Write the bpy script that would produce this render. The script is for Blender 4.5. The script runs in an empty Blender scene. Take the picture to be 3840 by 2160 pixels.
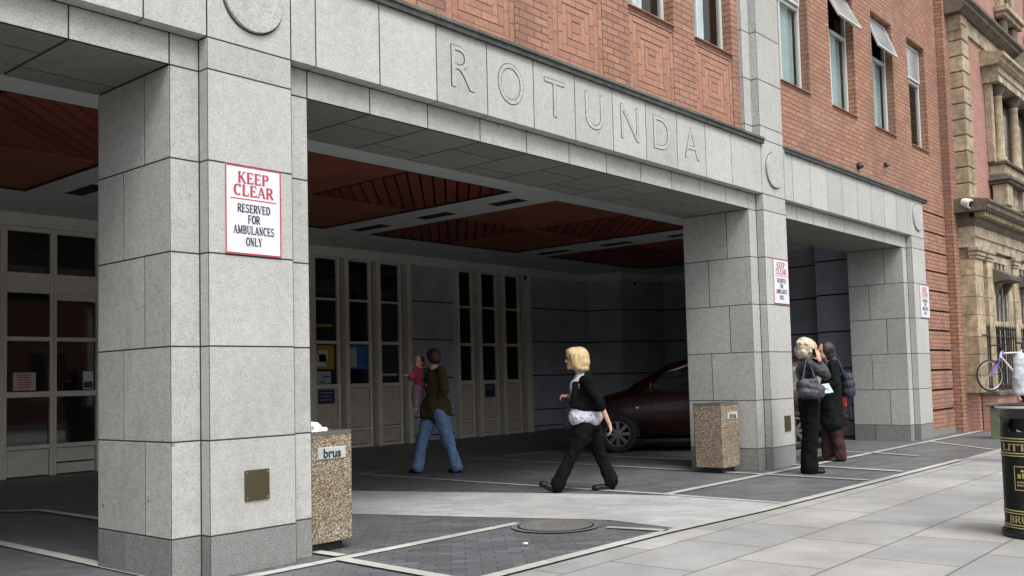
import bpy, bmesh, math, random
from mathutils import Vector, Matrix
random.seed(7)
SC = bpy.context.scene
COL = SC.collection
R = math.radians

# ------------------------------------------------------------------ camera
cam_d = bpy.data.cameras.new("camera")
cam = bpy.data.objects.new("camera", cam_d)
COL.objects.link(cam)
YAW, PITCH, ROLL = 0.8764, 0.0597, -0.0272
fwd = Vector((math.sin(YAW)*math.cos(PITCH), math.cos(YAW)*math.cos(PITCH), math.sin(PITCH)))
rgt = Vector((math.cos(YAW), -math.sin(YAW), 0))
upv = rgt.cross(fwd)
r2 = rgt*math.cos(ROLL)+upv*math.sin(ROLL)
u2 = -rgt*math.sin(ROLL)+upv*math.cos(ROLL)
M = Matrix((r2, u2, -fwd)).transposed().to_4x4()
M.translation = Vector((-3.3437, -5.5396, 1.2002))
cam.matrix_world = M
cam_d.sensor_width = 36
cam_d.lens = 36*3606.72/3840
cam_d.shift_x = -(2029.3-1920)/3840
cam_d.shift_y = (1207.7-1080)/3840
cam_d.clip_start = 0.05
cam_d.clip_end = 500
SC.camera = cam

# ------------------------------------------------------------------ world, sun, exposure
SUN_EL, SUN_AZ = R(57), R(200)      # azimuth measured clockwise from +Y: behind the camera, over the street
w = bpy.data.worlds.new("World")
SC.world = w
w.use_nodes = True
nt = w.node_tree
bg = nt.nodes["Background"]
sky = nt.nodes.new("ShaderNodeTexSky")
sky.sky_type = 'NISHITA'
sky.sun_disc = False
sky.sun_elevation = SUN_EL
sky.sun_rotation = SUN_AZ
sky.dust_density = 4
hs = nt.nodes.new("ShaderNodeHueSaturation")
hs.inputs['Saturation'].default_value = 0.22
nt.links.new(sky.outputs[0], hs.inputs['Color'])
nt.links.new(hs.outputs[0], bg.inputs[0])
bg.inputs[1].default_value = 0.15
sl = bpy.data.lights.new("sun", 'SUN')
sl.energy = 1.5
sl.angle = R(28)
sl.color = (1, 0.97, 0.93)
so = bpy.data.objects.new("sun", sl)
COL.objects.link(so)
sd = Vector((math.sin(SUN_AZ)*math.cos(SUN_EL), math.cos(SUN_AZ)*math.cos(SUN_EL), math.sin(SUN_EL)))
so.rotation_euler = sd.to_track_quat('Z', 'Y').to_euler()
SC.view_settings.view_transform = 'Standard'
SC.view_settings.look = 'None'
SC.view_settings.exposure = 0.72
SC.view_settings.gamma = 1
SC.cycles.diffuse_bounces = 6

# ------------------------------------------------------------------ object helpers
def tag(o, label=None, cat=None, group=None, kind=None):
    if label: o['label'] = label
    if cat: o['category'] = cat
    if group: o['group'] = group
    if kind: o['kind'] = kind
    return o

def empty(name, loc=(0, 0, 0), rz=0.0, parent=None):
    o = bpy.data.objects.new(name, None)
    o.empty_display_size = 0.2
    COL.objects.link(o)
    o.location = loc
    o.rotation_euler = (0, 0, rz)
    if parent: o.parent = parent
    return o

def link_mesh(name, me, mat, parent=None):
    if mat is not None:
        me.materials.clear()
        for m in (mat if isinstance(mat, (list, tuple)) else [mat]):
            me.materials.append(m)
    o = bpy.data.objects.new(name, me)
    COL.objects.link(o)
    if parent: o.parent = parent
    return o

def copy_tree(o, parent=None, loc=None, rz=None):
    c = o.copy(); COL.objects.link(c)
    if parent is not None: c.parent = parent
    if loc is not None: c.location = loc
    if rz is not None: c.rotation_euler = (0, 0, rz)
    for ch in [x for x in COL.objects if x.parent == o]:
        copy_tree(ch, c)
    return c

class MB:
    """mesh collector"""
    def __init__(s): s.v = []; s.f = []; s.sm = []; s.mi = []
    def add(s, vs, fs, smooth=False, mi=0):
        n = len(s.v)
        s.v += [tuple(p) for p in vs]
        for f in fs:
            s.f.append([i+n for i in f]); s.sm.append(smooth); s.mi.append(mi)
    def box(s, x0, x1, y0, y1, z0, z1, mi=0):
        s.add([(x0,y0,z0),(x1,y0,z0),(x1,y1,z0),(x0,y1,z0),(x0,y0,z1),(x1,y0,z1),(x1,y1,z1),(x0,y1,z1)],
              [(0,3,2,1),(4,5,6,7),(0,1,5,4),(1,2,6,5),(2,3,7,6),(3,0,4,7)], mi=mi)
    def cbox(s, x0, x1, y0, y1, z0, z1, c=0.01, mi=0):
        """box with chamfered edges"""
        X = [(x0, x0+c), (x1, x1-c)]; Y = [(y0, y0+c), (y1, y1-c)]; Z = [(z0, z0+c), (z1, z1-c)]
        vs = []; idx = {}
        for i in (0,1):
            for j in (0,1):
                for k in (0,1):
                    for ax in range(3):
                        p = [X[i][1], Y[j][1], Z[k][1]]
                        p[ax] = (X[i][0], Y[j][0], Z[k][0])[ax]
                        idx[(i,j,k,ax)] = len(vs); vs.append(tuple(p))
        fs = []
        def g(*a): return idx[a]
        fs += [[g(0,0,0,0),g(0,0,1,0),g(0,1,1,0),g(0,1,0,0)],[g(1,0,0,0),g(1,1,0,0),g(1,1,1,0),g(1,0,1,0)]]
        fs += [[g(0,0,0,1),g(1,0,0,1),g(1,0,1,1),g(0,0,1,1)],[g(0,1,0,1),g(0,1,1,1),g(1,1,1,1),g(1,1,0,1)]]
        fs += [[g(0,0,0,2),g(0,1,0,2),g(1,1,0,2),g(1,0,0,2)],[g(0,0,1,2),g(1,0,1,2),g(1,1,1,2),g(0,1,1,2)]]
        for a in (0,1):
            for b in (0,1):
                fs.append([g(a,b,0,0),g(a,b,1,0),g(a,b,1,1),g(a,b,0,1)])
                fs.append([g(a,0,b,0),g(a,1,b,0),g(a,1,b,2),g(a,0,b,2)])
                fs.append([g(0,a,b,1),g(1,a,b,1),g(1,a,b,2),g(0,a,b,2)])
                for k in (0,1): fs.append([g(a,b,k,0),g(a,b,k,1),g(a,b,k,2)])
        s.add(vs, fs, mi=mi)
    def panel(s, o, u, v, n, w, h, t, ch=0.003, mi=0):
        """slab: origin o (back lower left), in-plane u,v, outward normal n, thickness t, chamfer ch"""
        o, u, v, n = Vector(o), Vector(u), Vector(v), Vector(n)
        c = [(0,0),(w,0),(w,h),(0,h)]
        ci = [(ch,ch),(w-ch,ch),(w-ch,h-ch),(ch,h-ch)]
        vs = [o+u*a+v*b for a,b in c]+[o+u*a+v*b+n*(t-ch) for a,b in c]+[o+u*a+v*b+n*t for a,b in ci]
        fs = []
        for k in (0,4):
            for i in range(4):
                j = (i+1) % 4
                fs.append((k+i, k+j, k+4+j, k+4+i))
        fs.append((8,9,10,11)); fs.append((3,2,1,0))
        s.add(vs, fs, mi=mi)
    def prism(s, pts, axis, a0, a1, smooth=False, mi=0):
        """polygon pts (2D) extruded along axis 'x','y' or 'z' from a0 to a1"""
        def P(p, a):
            return {'x': (a, p[0], p[1]), 'y': (p[0], a, p[1]), 'z': (p[0], p[1], a)}[axis]
        n = len(pts)
        vs = [P(p, a0) for p in pts]+[P(p, a1) for p in pts]
        s.add(vs, [list(range(n))[::-1], list(range(n, 2*n))], mi=mi)
        k = len(s.v)-2*n
        for i in range(n):
            j = (i+1) % n
            s.f.append([k+i, k+j, k+n+j, k+n+i]); s.sm.append(smooth); s.mi.append(mi)
    def tube(s, pts, r, seg=8, cap=True, mi=0, smooth=True):
        pts = [Vector(p) for p in pts]
        rr = r if isinstance(r, (list, tuple)) else [r]*len(pts)
        rings = []
        for i, p in enumerate(pts):
            d = (pts[min(i+1, len(pts)-1)]-pts[max(i-1, 0)])
            if d.length < 1e-9: d = Vector((0,0,1))
            d.normalize()
            a = d.cross(Vector((0,0,1)))
            if a.length < 0.05: a = d.cross(Vector((0,1,0)))
            a.normalize(); b = d.cross(a)
            rings.append([p+(a*math.cos(2*math.pi*k/seg)+b*math.sin(2*math.pi*k/seg))*rr[i] for k in range(seg)])
        vs = [q for rg in rings for q in rg]; fs = []
        for i in range(len(pts)-1):
            for k in range(seg):
                l = (k+1) % seg
                fs.append((i*seg+k, i*seg+l, (i+1)*seg+l, (i+1)*seg+k))
        s.add(vs, fs, smooth, mi)
        if cap:
            s.add(rings[0], [list(range(seg))[::-1]], False, mi); s.add(rings[-1], [list(range(seg))], False, mi)
    def lathe(s, c, prof, seg=24, mi=0, smooth=True, a0=0.0, a1=2*math.pi):
        """profile [(r,z)] about a vertical axis through c"""
        full = abs(a1-a0-2*math.pi) < 1e-6
        n = seg if full else seg+1
        vs = []
        for r, z in prof:
            for k in range(n):
                a = a0+(a1-a0)*k/seg
                vs.append((c[0]+r*math.cos(a), c[1]+r*math.sin(a), c[2]+z))
        fs = []
        for i in range(len(prof)-1):
            for k in range(seg):
                l = (k+1) % n
                fs.append((i*n+k, i*n+l, (i+1)*n+l, (i+1)*n+k))
        s.add(vs, fs, smooth, mi)
    def torus(s, c, ax1, ax2, Rr, r, seg=32, sg=8, mi=0):
        c, ax1, ax2 = Vector(c), Vector(ax1).normalized(), Vector(ax2).normalized()
        n = ax1.cross(ax2)
        vs = []
        for i in range(seg):
            a = 2*math.pi*i/seg
            d = ax1*math.cos(a)+ax2*math.sin(a)
            for k in range(sg):
                b = 2*math.pi*k/sg
                vs.append(c+d*(Rr+r*math.cos(b))+n*(r*math.sin(b)))
        fs = []
        for i in range(seg):
            for k in range(sg):
                i2, k2 = (i+1) % seg, (k+1) % sg
                fs.append((i*sg+k, i2*sg+k, i2*sg+k2, i*sg+k2))
        s.add(vs, fs, True, mi)
    def sheet(s, pts, z, mi=0):
        s.add([(p[0], p[1], z) for p in pts], [list(range(len(pts)))], mi=mi)
    def build(s, name, mat, parent=None, recalc=True):
        me = bpy.data.meshes.new(name)
        me.from_pydata(s.v, [], s.f)
        me.polygons.foreach_set("use_smooth", s.sm)
        me.polygons.foreach_set("material_index", s.mi)
        if recalc:
            bm = bmesh.new(); bm.from_mesh(me)
            bmesh.ops.recalc_face_normals(bm, faces=bm.faces)
            bm.to_mesh(me); bm.free()
        me.update()
        return link_mesh(name, me, mat, parent)

# ------------------------------------------------------------------ materials
def new_mat(name):
    m = bpy.data.materials.new(name); m.use_nodes = True
    t = m.node_tree; b = t.nodes["Principled BSDF"]
    return m, t, b
def N(t, typ, **kw):
    n = t.nodes.new(typ)
    for k, v in kw.items():
        if k in n.inputs.keys(): n.inputs[k].default_value = v
        else: setattr(n, k, v)
    return n
def ramp(t, fac, stops):
    n = t.nodes.new("ShaderNodeValToRGB")
    e = n.color_ramp.elements
    while len(e) < len(stops): e.new(0.5)
    for i, (p, c) in enumerate(stops):
        e[i].position = p; e[i].color = c if len(c) == 4 else (*c, 1)
    t.links.new(fac, n.inputs[0])
    return n
def mix(t, fac, a, b, mode='MIX'):
    n = t.nodes.new("ShaderNodeMix"); n.data_type = 'RGBA'; n.blend_type = mode
    for sock, v in ((n.inputs[0], fac), (n.inputs[6], a), (n.inputs[7], b)):
        if hasattr(v, 'is_output') or hasattr(v, 'links'): t.links.new(v, sock)
        elif isinstance(v, (int, float)): sock.default_value = v
        else: sock.default_value = (*v, 1) if len(v) == 3 else v
    return n.outputs[2]
def mth(t, op, a, b=None, c=None):
    n = t.nodes.new("ShaderNodeMath"); n.operation = op
    for i, v in enumerate((a, b, c)):
        if v is None: continue
        if hasattr(v, 'links'): t.links.new(v, n.inputs[i])
        else: n.inputs[i].default_value = v
    return n.outputs[0]
def coord(t): return t.nodes.new("ShaderNodeTexCoord").outputs['Object']
def noise(t, vec, scale, detail=4, rough=0.55, dist=0):
    n = N(t, "ShaderNodeTexNoise", Scale=scale, Detail=detail, Roughness=rough, Distortion=dist)
    t.links.new(vec, n.inputs['Vector']); return n.outputs[0]
def vscale(t, vec, s):
    n = N(t, "ShaderNodeMapping"); n.inputs['Scale'].default_value = s
    t.links.new(vec, n.inputs[0]); return n.outputs[0]
def bump(t, b, h, strength=0.3, dist=0.01):
    n = N(t, "ShaderNodeBump", Strength=strength, Distance=dist)
    t.links.new(h, n.inputs['Height']); t.links.new(n.outputs[0], b.inputs['Normal'])
def plain(name, col, rough=0.6, metal=0.0, var=0.12, vs=6.0, spec=0.5, bmp=0.0, coat=0.0):
    m, t, b = new_mat(name)
    v = coord(t)
    f = noise(t, v, vs, 5)
    lo = tuple(c*(1-var) for c in col); hi = tuple(min(1, c*(1+var)) for c in col)
    r = ramp(t, f, [(0.3, lo), (0.7, hi)])
    t.links.new(r.outputs[0], b.inputs['Base Color'])
    b.inputs['Roughness'].default_value = rough
    b.inputs['Metallic'].default_value = metal
    b.inputs['Specular IOR Level'].default_value = spec
    if coat: b.inputs['Coat Weight'].default_value = coat
    if bmp: bump(t, b, noise(t, v, vs*6, 4), bmp, 0.01)
    return m

def granite(name, base, speck, dirt=(0.30, 0.29, 0.26), amt=0.35, island=0.10, drips=True):
    m, t, b = new_mat(name)
    v = coord(t)
    n1 = noise(t, v, 130, 3, 0.7)
    n1b = noise(t, v, 55, 3, 0.75)
    n2 = noise(t, v, 2.2, 5, 0.6)
    r1 = ramp(t, n1, [(0.36, tuple(c*speck for c in base)), (0.50, base), (0.66, tuple(min(1, c*1.22) for c in base))])
    sp = ramp(t, n1b, [(0.34, (0.70,)*3), (0.46, (1.0,)*3), (0.62, (1.05,)*3)])
    c = mix(t, 0.75, r1.outputs[0], sp.outputs[0], 'MULTIPLY')
    n3 = noise(t, vscale(t, v, (9, 9, 0.7)), 1.0, 5, 0.6)
    st = mth(t, 'MULTIPLY', ramp(t, n3, [(0.48, (0,0,0)), (0.75, (1,1,1))]).outputs[0], ramp(t, n2, [(0.4, (0,0,0)), (0.7, (1,1,1))]).outputs[0])
    c = mix(t, mth(t, 'MULTIPLY', st, amt if drips else 0.0), c, dirt)
    c = mix(t, mth(t, 'MULTIPLY', ramp(t, noise(t, v, 1.1, 4), [(0.4, (0,0,0)), (0.75, (1,1,1))]).outputs[0], amt*0.5), c, dirt)
    nm = noise(t, v, 16, 6, 0.75)
    c = mix(t, 0.8, c, ramp(t, nm, [(0.35, (0.84, 0.83, 0.81)), (0.6, (1.05,)*3)]).outputs[0], 'MULTIPLY')
    # small dark marks
    vo = N(t, "ShaderNodeTexVoronoi", Scale=2.6); t.links.new(v, vo.inputs['Vector'])
    mk = ramp(t, vo.outputs['Distance'], [(0.03, (1,1,1)), (0.05, (0,0,0))]).outputs[0]
    c = mix(t, mth(t, 'MULTIPLY', mk, 0.6), c, (0.08, 0.075, 0.07))
    g = N(t, "ShaderNodeNewGeometry")
    isl = mth(t, 'MULTIPLY_ADD', g.outputs['Random Per Island'], island, 1-island*0.6)
    cc = N(t, "ShaderNodeCombineColor")
    for k in range(3): t.links.new(isl, cc.inputs[k])
    c = mix(t, 1.0, c, cc.outputs[0], 'MULTIPLY')
    t.links.new(c, b.inputs['Base Color'])
    b.inputs['Roughness'].default_value = 0.75
    b.inputs['Specular IOR Level'].default_value = 0.3
    bump(t, b, n1, 0.25, 0.003)
    return m

def brick(name, c1, c2, mortar, bw=0.215, rh=0.0725, ms=0.0075, stain=(0.20, 0.12, 0.09), samt=0.4, bs=0.6):
    m, t, b = new_mat(name)
    v = coord(t)
    sx = N(t, "ShaderNodeSeparateXYZ"); t.links.new(v, sx.inputs[0])
    u = mth(t, 'ADD', sx.outputs[0], sx.outputs[1])
    cb = N(t, "ShaderNodeCombineXYZ"); t.links.new(u, cb.inputs[0]); t.links.new(sx.outputs[2], cb.inputs[1])
    bt = N(t, "ShaderNodeTexBrick")
    bt.offset = 0.5
    for k, val in (('Scale', 1.0), ('Mortar Size', ms), ('Mortar Smooth', 0.15), ('Bias', 0.0), ('Brick Width', bw), ('Row Height', rh)):
        bt.inputs[k].default_value = val
    bt.inputs['Color1'].default_value = (*c1, 1); bt.inputs['Color2'].default_value = (*c2, 1); bt.inputs['Mortar'].default_value = (*mortar, 1)
    t.links.new(cb.outputs[0], bt.inputs['Vector'])
    c = bt.outputs['Color']
    nf = noise(t, v, 38, 4, 0.7)
    c = mix(t, 0.6, c, ramp(t, nf, [(0.3, (0.72,)*3), (0.7, (1.12,)*3)]).outputs[0], 'MULTIPLY')
    # weather stains running down the wall
    n3 = noise(t, vscale(t, v, (1.5, 1.5, 0.35)), 1.0, 5, 0.6)
    c = mix(t, mth(t, 'MULTIPLY', ramp(t, n3, [(0.46, (0,0,0)), (0.72, (1,1,1))]).outputs[0], samt), c, stain)
    # pale salts
    n4 = noise(t, v, 1.7, 5, 0.6)
    c = mix(t, mth(t, 'MULTIPLY', ramp(t, n4, [(0.55, (0,0,0)), (0.8, (1,1,1))]).outputs[0], 0.25), c, (0.55, 0.42, 0.34))
    t.links.new(c, b.inputs['Base Color'])
    b.inputs['Roughness'].default_value = 0.85
    b.inputs['Specular IOR Level'].default_value = 0.2
    inv = mth(t, 'SUBTRACT', 1.0, bt.outputs['Fac'])
    bump(t, b, mth(t, 'ADD', inv, mth(t, 'MULTIPLY', nf, 0.3)), bs, 0.006)
    return m

def island_mat(name, c1, c2, rough=0.8, nscale=30, var=0.2, bmp=0.2, soot=0.0):
    m, t, b = new_mat(name)
    v = coord(t)
    g = N(t, "ShaderNodeNewGeometry")
    c = mix(t, g.outputs['Random Per Island'], c1, c2)
    nf = noise(t, v, nscale, 4, 0.65)
    c = mix(t, 1.0, c, ramp(t, nf, [(0.3, (1-var,)*3), (0.7, (1+var*0.6,)*3)]).outputs[0], 'MULTIPLY')
    t.links.new(c, b.inputs['Base Color'])
    if soot:
        ns = noise(t, vscale(t, v, (3, 3, 1.6)), 1.0, 6, 0.7)
        c = mix(t, mth(t, 'MULTIPLY', ramp(t, ns, [(0.42, (0,0,0)), (0.68, (1,1,1))]).outputs[0], soot), c, (0.09, 0.075, 0.055))
    t.links.new(c, b.inputs['Base Color'])
    b.inputs['Roughness'].default_value = rough
    b.inputs['Specular IOR Level'].default_value = 0.3
    bump(t, b, nf, bmp, 0.004)
    return m

MT = {}
MT['granite'] = granite('light_granite', (0.445, 0.452, 0.437), 0.62, amt=.65, island=.17)
MT['plinth'] = granite('dark_granite', (0.225, 0.235, 0.23), 0.36, amt=0.3, island=0.22)
MT['soffit'] = granite('shaded_soffit_granite', (0.20, 0.215, 0.19), 0.74, amt=0.2, island=0.16)  # granite copy with the shade under the beams put into its base colour
MT['joint'] = plain('dark_joint', (0.05, 0.05, 0.045), 0.95, spec=.1)
MT['brick'] = brick('orange_brick', (0.405, 0.220, 0.148), (0.305, 0.163, 0.113), (0.14, 0.085, 0.068), stain=(0.16, 0.10, 0.085), samt=0.62)
MT['brickpiece'] = island_mat('orange_brick_units', (0.385, 0.209, 0.142), (0.315, 0.166, 0.115))
MT['redbrick'] = brick('pink_brick', (0.40, 0.205, 0.165), (0.33, 0.165, 0.135), (0.40, 0.30, 0.26), samt=0.3)
MT['farbrick'] = brick('street_brick', (0.34, 0.14, 0.10), (0.26, 0.10, 0.075), (0.22, 0.18, 0.15), samt=0.2)
MT['sandstone'] = island_mat('sandstone', (0.50, 0.41, 0.28), (0.38, 0.30, 0.20), nscale=9, var=0.4, soot=.6)
MT['palestone'] = island_mat('pale_stone', (0.54, 0.46, 0.34), (0.42, 0.35, 0.26), nscale=7, var=0.4, soot=.75)
MT['sootstone'] = island_mat('sooty_stone', (0.10, 0.085, 0.07), (0.16, 0.13, 0.10), nscale=7, var=0.5)
MT['lead'] = plain('lead_flashing', (0.05, 0.055, 0.05), 0.7, var=0.5, vs=14)
MT['cream'] = plain('cream_paint', (0.70, 0.70, 0.64), 0.5, var=0.08)
MT['ceil'] = plain('ceiling_paint', (0.66, 0.70, 0.68), 0.7, var=0.08, vs=3)
MT['frame'] = plain('cream_frame', (0.76, 0.73, 0.65), 0.45, var=0.08)
MT['infill'] = plain('infill_panel', (0.62, 0.56, 0.46), 0.6, var=0.12)
MT['wallgrey'] = plain('slate_blue_panel', (0.46, 0.49, 0.57), 0.55, var=0.15, vs=2)
MT['wood'] = island_mat('stained_timber', (0.26, 0.062, 0.040), (0.18, 0.042, 0.028), nscale=12, var=0.3, rough=0.6)
MT['woodflat'] = plain('terracotta_board', (0.27, 0.080, 0.042), 0.6, var=0.2, vs=3)
MT['black'] = plain('black_gap', (0.012, 0.012, 0.012), 0.8)
MT['white'] = plain('white_upvc', (0.52, 0.53, 0.52), 0.35, var=0.04)
MT['curtain'] = plain('white_blind', (0.80, 0.82, 0.83), 0.8, var=0.08, vs=10)
MT['blind'] = plain('grey_green_blind', (0.42, 0.50, 0.50), 0.8, var=0.12, vs=6)
MT['signwhite'] = plain('sign_white', (0.66, 0.68, 0.73), 0.35, var=0.04)
MT['signred'] = plain('sign_red', (0.42, 0.045, 0.06), 0.4, var=0.06)
MT['signblack'] = plain('sign_black', (0.03, 0.035, 0.04), 0.4)
MT['bronze'] = plain('bronze_plate', (0.085, 0.07, 0.038), 0.45, metal=0.35, var=0.15, vs=3)
MT['steel'] = plain('screw_steel', (0.5, 0.5, 0.5), 0.4, metal=0.8)
MT['iron'] = plain('black_iron', (0.02, 0.02, 0.022), 0.5)
MT['gold'] = plain('gold_paint', (0.50, 0.40, 0.19), 0.45, var=0.2, vs=40)
MT['binblack'] = plain('gloss_black', (0.014, 0.016, 0.016), 0.32, var=0.4, vs=5)
MT['greenbox'] = plain('olive_cabinet', (0.13, 0.16, 0.10), 0.6, var=0.25, vs=5)

def glass_mat(name, col=(0.012, 0.014, 0.013), rough=0.04):
    m, t, b = new_mat(name)
    b.inputs['Base Color'].default_value = (*col, 1)
    b.inputs['Roughness'].default_value = rough
    b.inputs['Specular IOR Level'].default_value = 0.75
    v = coord(t)
    bump(t, b, noise(t, v, 1.3, 2), 0.03, 0.02)
    return m
MT['glass'] = glass_mat('dark_glass')
def clear_glass(name):
    m, t, b = new_mat(name)
    out = t.nodes['Material Output']
    tr = N(t, "ShaderNodeBsdfTransparent"); tr.inputs[0].default_value = (0.86, 0.9, 0.89, 1)
    gl = N(t, "ShaderNodeBsdfGlossy"); gl.inputs['Roughness'].default_value = 0.03
    lw = N(t, "ShaderNodeLayerWeight"); lw.inputs['Blend'].default_value = 0.5
    fr = N(t, "ShaderNodeMath"); fr.operation = 'MULTIPLY_ADD'; fr.inputs[1].default_value = 0.35; fr.inputs[2].default_value = 0.04
    pw_ = N(t, "ShaderNodeMath"); pw_.operation = 'POWER'; pw_.inputs[1].default_value = 3.0
    t.links.new(lw.outputs['Facing'], pw_.inputs[0]); t.links.new(pw_.outputs[0], fr.inputs[0])
    mx = N(t, "ShaderNodeMixShader")
    t.links.new(fr.outputs[0], mx.inputs[0]); t.links.new(tr.outputs[0], mx.inputs[1]); t.links.new(gl.outputs[0], mx.inputs[2])
    t.links.new(mx.outputs[0], out.inputs[0])
    return m
MT['clear'] = clear_glass('window_glass')

MT['mortar'] = plain('brown_mortar', (0.15, 0.085, 0.065), 0.95)
MT['ochre'] = plain('ochre_room', (0.30, 0.22, 0.09), 0.8, var=.3)
MT['tanblind'] = plain('tan_blind', (0.22, 0.18, 0.13), 0.8, var=.3)
MT['sash_sky'] = plain('pale_sash_glass', (0.30, 0.335, 0.335), 0.08, var=.2, vs=2, spec=1.0)  # pale base colour stands in for sky reflected in the sash glass
def paving_blocks():
    m, t, b = new_mat('block_paving')
    v = coord(t)
    bt = N(t, "ShaderNodeTexBrick"); bt.offset = 0.5
    for k, val in (('Scale', 1.0), ('Mortar Size', 0.004), ('Mortar Smooth', 0.3), ('Brick Width', 0.2), ('Row Height', 0.1), ('Bias', 0.0)):
        bt.inputs[k].default_value = val
    bt.inputs['Color1'].default_value = (0.140, 0.145, 0.155, 1); bt.inputs['Color2'].default_value = (0.092, 0.096, 0.103, 1); bt.inputs['Mortar'].default_value = (0.048, 0.050, 0.053, 1)
    rt = N(t, "ShaderNodeMapping"); rt.inputs['Rotation'].default_value = (0, 0, R(45))
    t.links.new(v, rt.inputs[0]); t.links.new(rt.outputs[0], bt.inputs['Vector'])
    nf = noise(t, v, 60, 4, 0.7)
    c = mix(t, 0.8, bt.outputs[0], ramp(t, nf, [(0.3, (0.7,)*3), (0.7, (1.2,)*3)]).outputs[0], 'MULTIPLY')
    n2 = noise(t, v, 1.4, 6, 0.65)
    c = mix(t, 1.0, c, ramp(t, n2, [(0.3, (0.78,)*3), (0.75, (1.18,)*3)]).outputs[0], 'MULTIPLY')
    t.links.new(c, b.inputs['Base Color'])
    b.inputs['Roughness'].default_value = 0.46
    b.inputs['Specular IOR Level'].default_value = 0.65
    inv = mth(t, 'SUBTRACT', 1.0, bt.outputs['Fac'])
    bump(t, b, mth(t, 'ADD', inv, mth(t, 'MULTIPLY', nf, 0.4)), 0.4, 0.003)
    return m
MT['blocks'] = paving_blocks()

def speckled(name, base, rows=None, var=0.15, patch=0.2, dots=True, soft=0.5):
    m, t, b = new_mat(name)
    v = coord(t)
    nf = noise(t, v, 90, 4, 0.75)
    n2 = noise(t, v, 1.1, 6, 0.65)
    lo = tuple(c*(1-var) for c in base); hi = tuple(c*(1+var) for c in base)
    c = ramp(t, nf, [(0.3, lo), (0.7, hi)]).outputs[0]
    c = mix(t, 1.0, c, ramp(t, n2, [(0.3, (1-patch,)*3), (0.75, (1+patch*0.5,)*3)]).outputs[0], 'MULTIPLY')
    h = nf
    if rows:
        bt = N(t, "ShaderNodeTexBrick"); bt.offset = 0.5
        for k, val in (('Scale', 1.0), ('Mortar Size', rows[2]), ('Mortar Smooth', 0.2), ('Brick Width', rows[0]), ('Row Height', rows[1]), ('Bias', 0.0)):
            bt.inputs[k].default_value = val
        mp = N(t, "ShaderNodeMapping"); mp.inputs['Location'].default_value = (rows[3], rows[4], 0)
        mp.inputs['Rotation'].default_value = (0, 0, rows[5] if len(rows) > 5 else 0)
        t.links.new(v, mp.inputs[0])
        # uneven joints
        nd = noise(t, v, 3, 3)
        t.links.new(mp.outputs[0], bt.inputs['Vector'])
        bt.inputs['Color1'].default_value = (1.09, 1.08, 1.06, 1); bt.inputs['Color2'].default_value = (0.84, 0.85, 0.86, 1)
        bt.inputs['Mortar'].default_value = (soft, soft*.98, soft*.93, 1)
        c = mix(t, 1.0, c, bt.outputs[0], 'MULTIPLY')
        inv = mth(t, 'SUBTRACT', 1.0, bt.outputs['Fac'])
        h = mth(t, 'ADD', mth(t, 'MULTIPLY', inv, 1.5), mth(t, 'MULTIPLY', nf, 0.3))
    n5 = noise(t, v, 0.45, 8, 0.75, 0.4)
    c = mix(t, mth(t, 'MULTIPLY', ramp(t, n5, [(0.45, (0,0,0)), (0.62, (1,1,1))]).outputs[0], patch*1.3), c, tuple(x*0.45 for x in base))
    if dots:   # trodden gum and small stains
        vo = N(t, "ShaderNodeTexVoronoi", Scale=3.3, Randomness=1.0); t.links.new(v, vo.inputs['Vector'])
        mk = ramp(t, vo.outputs['Distance'], [(0.05, (1,1,1)), (0.085, (0,0,0))]).outputs[0]
        c = mix(t, mth(t, 'MULTIPLY', mk, 0.4), c, tuple(x*0.5 for x in base))
    t.links.new(c, b.inputs['Base Color'])
    b.inputs['Roughness'].default_value = 0.8
    b.inputs['Specular IOR Level'].default_value = 0.35
    bump(t, b, h, 0.35, 0.005)
    return m
MT['slabs'] = speckled('pavement_slabs', (0.33, 0.33, 0.325), rows=(0.97, 0.64, 0.008, 0.12, 0.49), patch=.30, soft=.38)
MT['light'] = speckled('light_paving', (0.385, 0.388, 0.39), rows=(0.2, 0.1, 0.002, 0, 0, R(45)), patch=0.25, soft=.85)
MT['line'] = speckled('pale_kerb_line', (0.42, 0.42, 0.395), rows=(0.45, 9.0, 0.006, 0, 4, 0), patch=0.25)
MT['asphalt'] = speckled('asphalt', (0.13, 0.13, 0.13), var=0.3)
MT['cover_ring'] = speckled('cover_ring', (0.125, 0.126, 0.13), var=0.3)
MT['cover'] = speckled('manhole_iron', (0.155, 0.15, 0.14), rows=(0.06, 0.03, 0.004, 0, 0), var=0.3)

def aggregate():
    m, t, b = new_mat('exposed_aggregate')
    v = coord(t)
    vo = N(t, "ShaderNodeTexVoronoi", Scale=85.0); t.links.new(v, vo.inputs['Vector'])
    sc = N(t, "ShaderNodeSeparateColor"); t.links.new(vo.outputs['Color'], sc.inputs[0])
    c = ramp(t, sc.outputs[0], [(0.0, (0.17, 0.125, 0.085)), (0.25, (0.33, 0.265, 0.18)), (0.5, (0.48, 0.43, 0.35)), (0.75, (0.30, 0.245, 0.18)), (1.0, (0.62, 0.58, 0.50))]).outputs[0]
    gap = ramp(t, vo.outputs['Distance'], [(0.25, (1,1,1)), (0.62, (0.45, 0.42, 0.38))]).outputs[0]
    c = mix(t, 1.0, c, gap, 'MULTIPLY')
    c = mix(t, 1.0, c, ramp(t, noise(t, v, 3, 4), [(0.3, (0.85, 0.8, 0.72)), (0.7, (1.15,)*3)]).outputs[0], 'MULTIPLY')
    t.links.new(c, b.inputs['Base Color'])
    b.inputs['Roughness'].default_value = 0.7
    bump(t, b, mth(t, 'SUBTRACT', 1.0, vo.outputs['Distance']), 0.8, 0.008)
    return m
MT['agg'] = aggregate()

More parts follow.
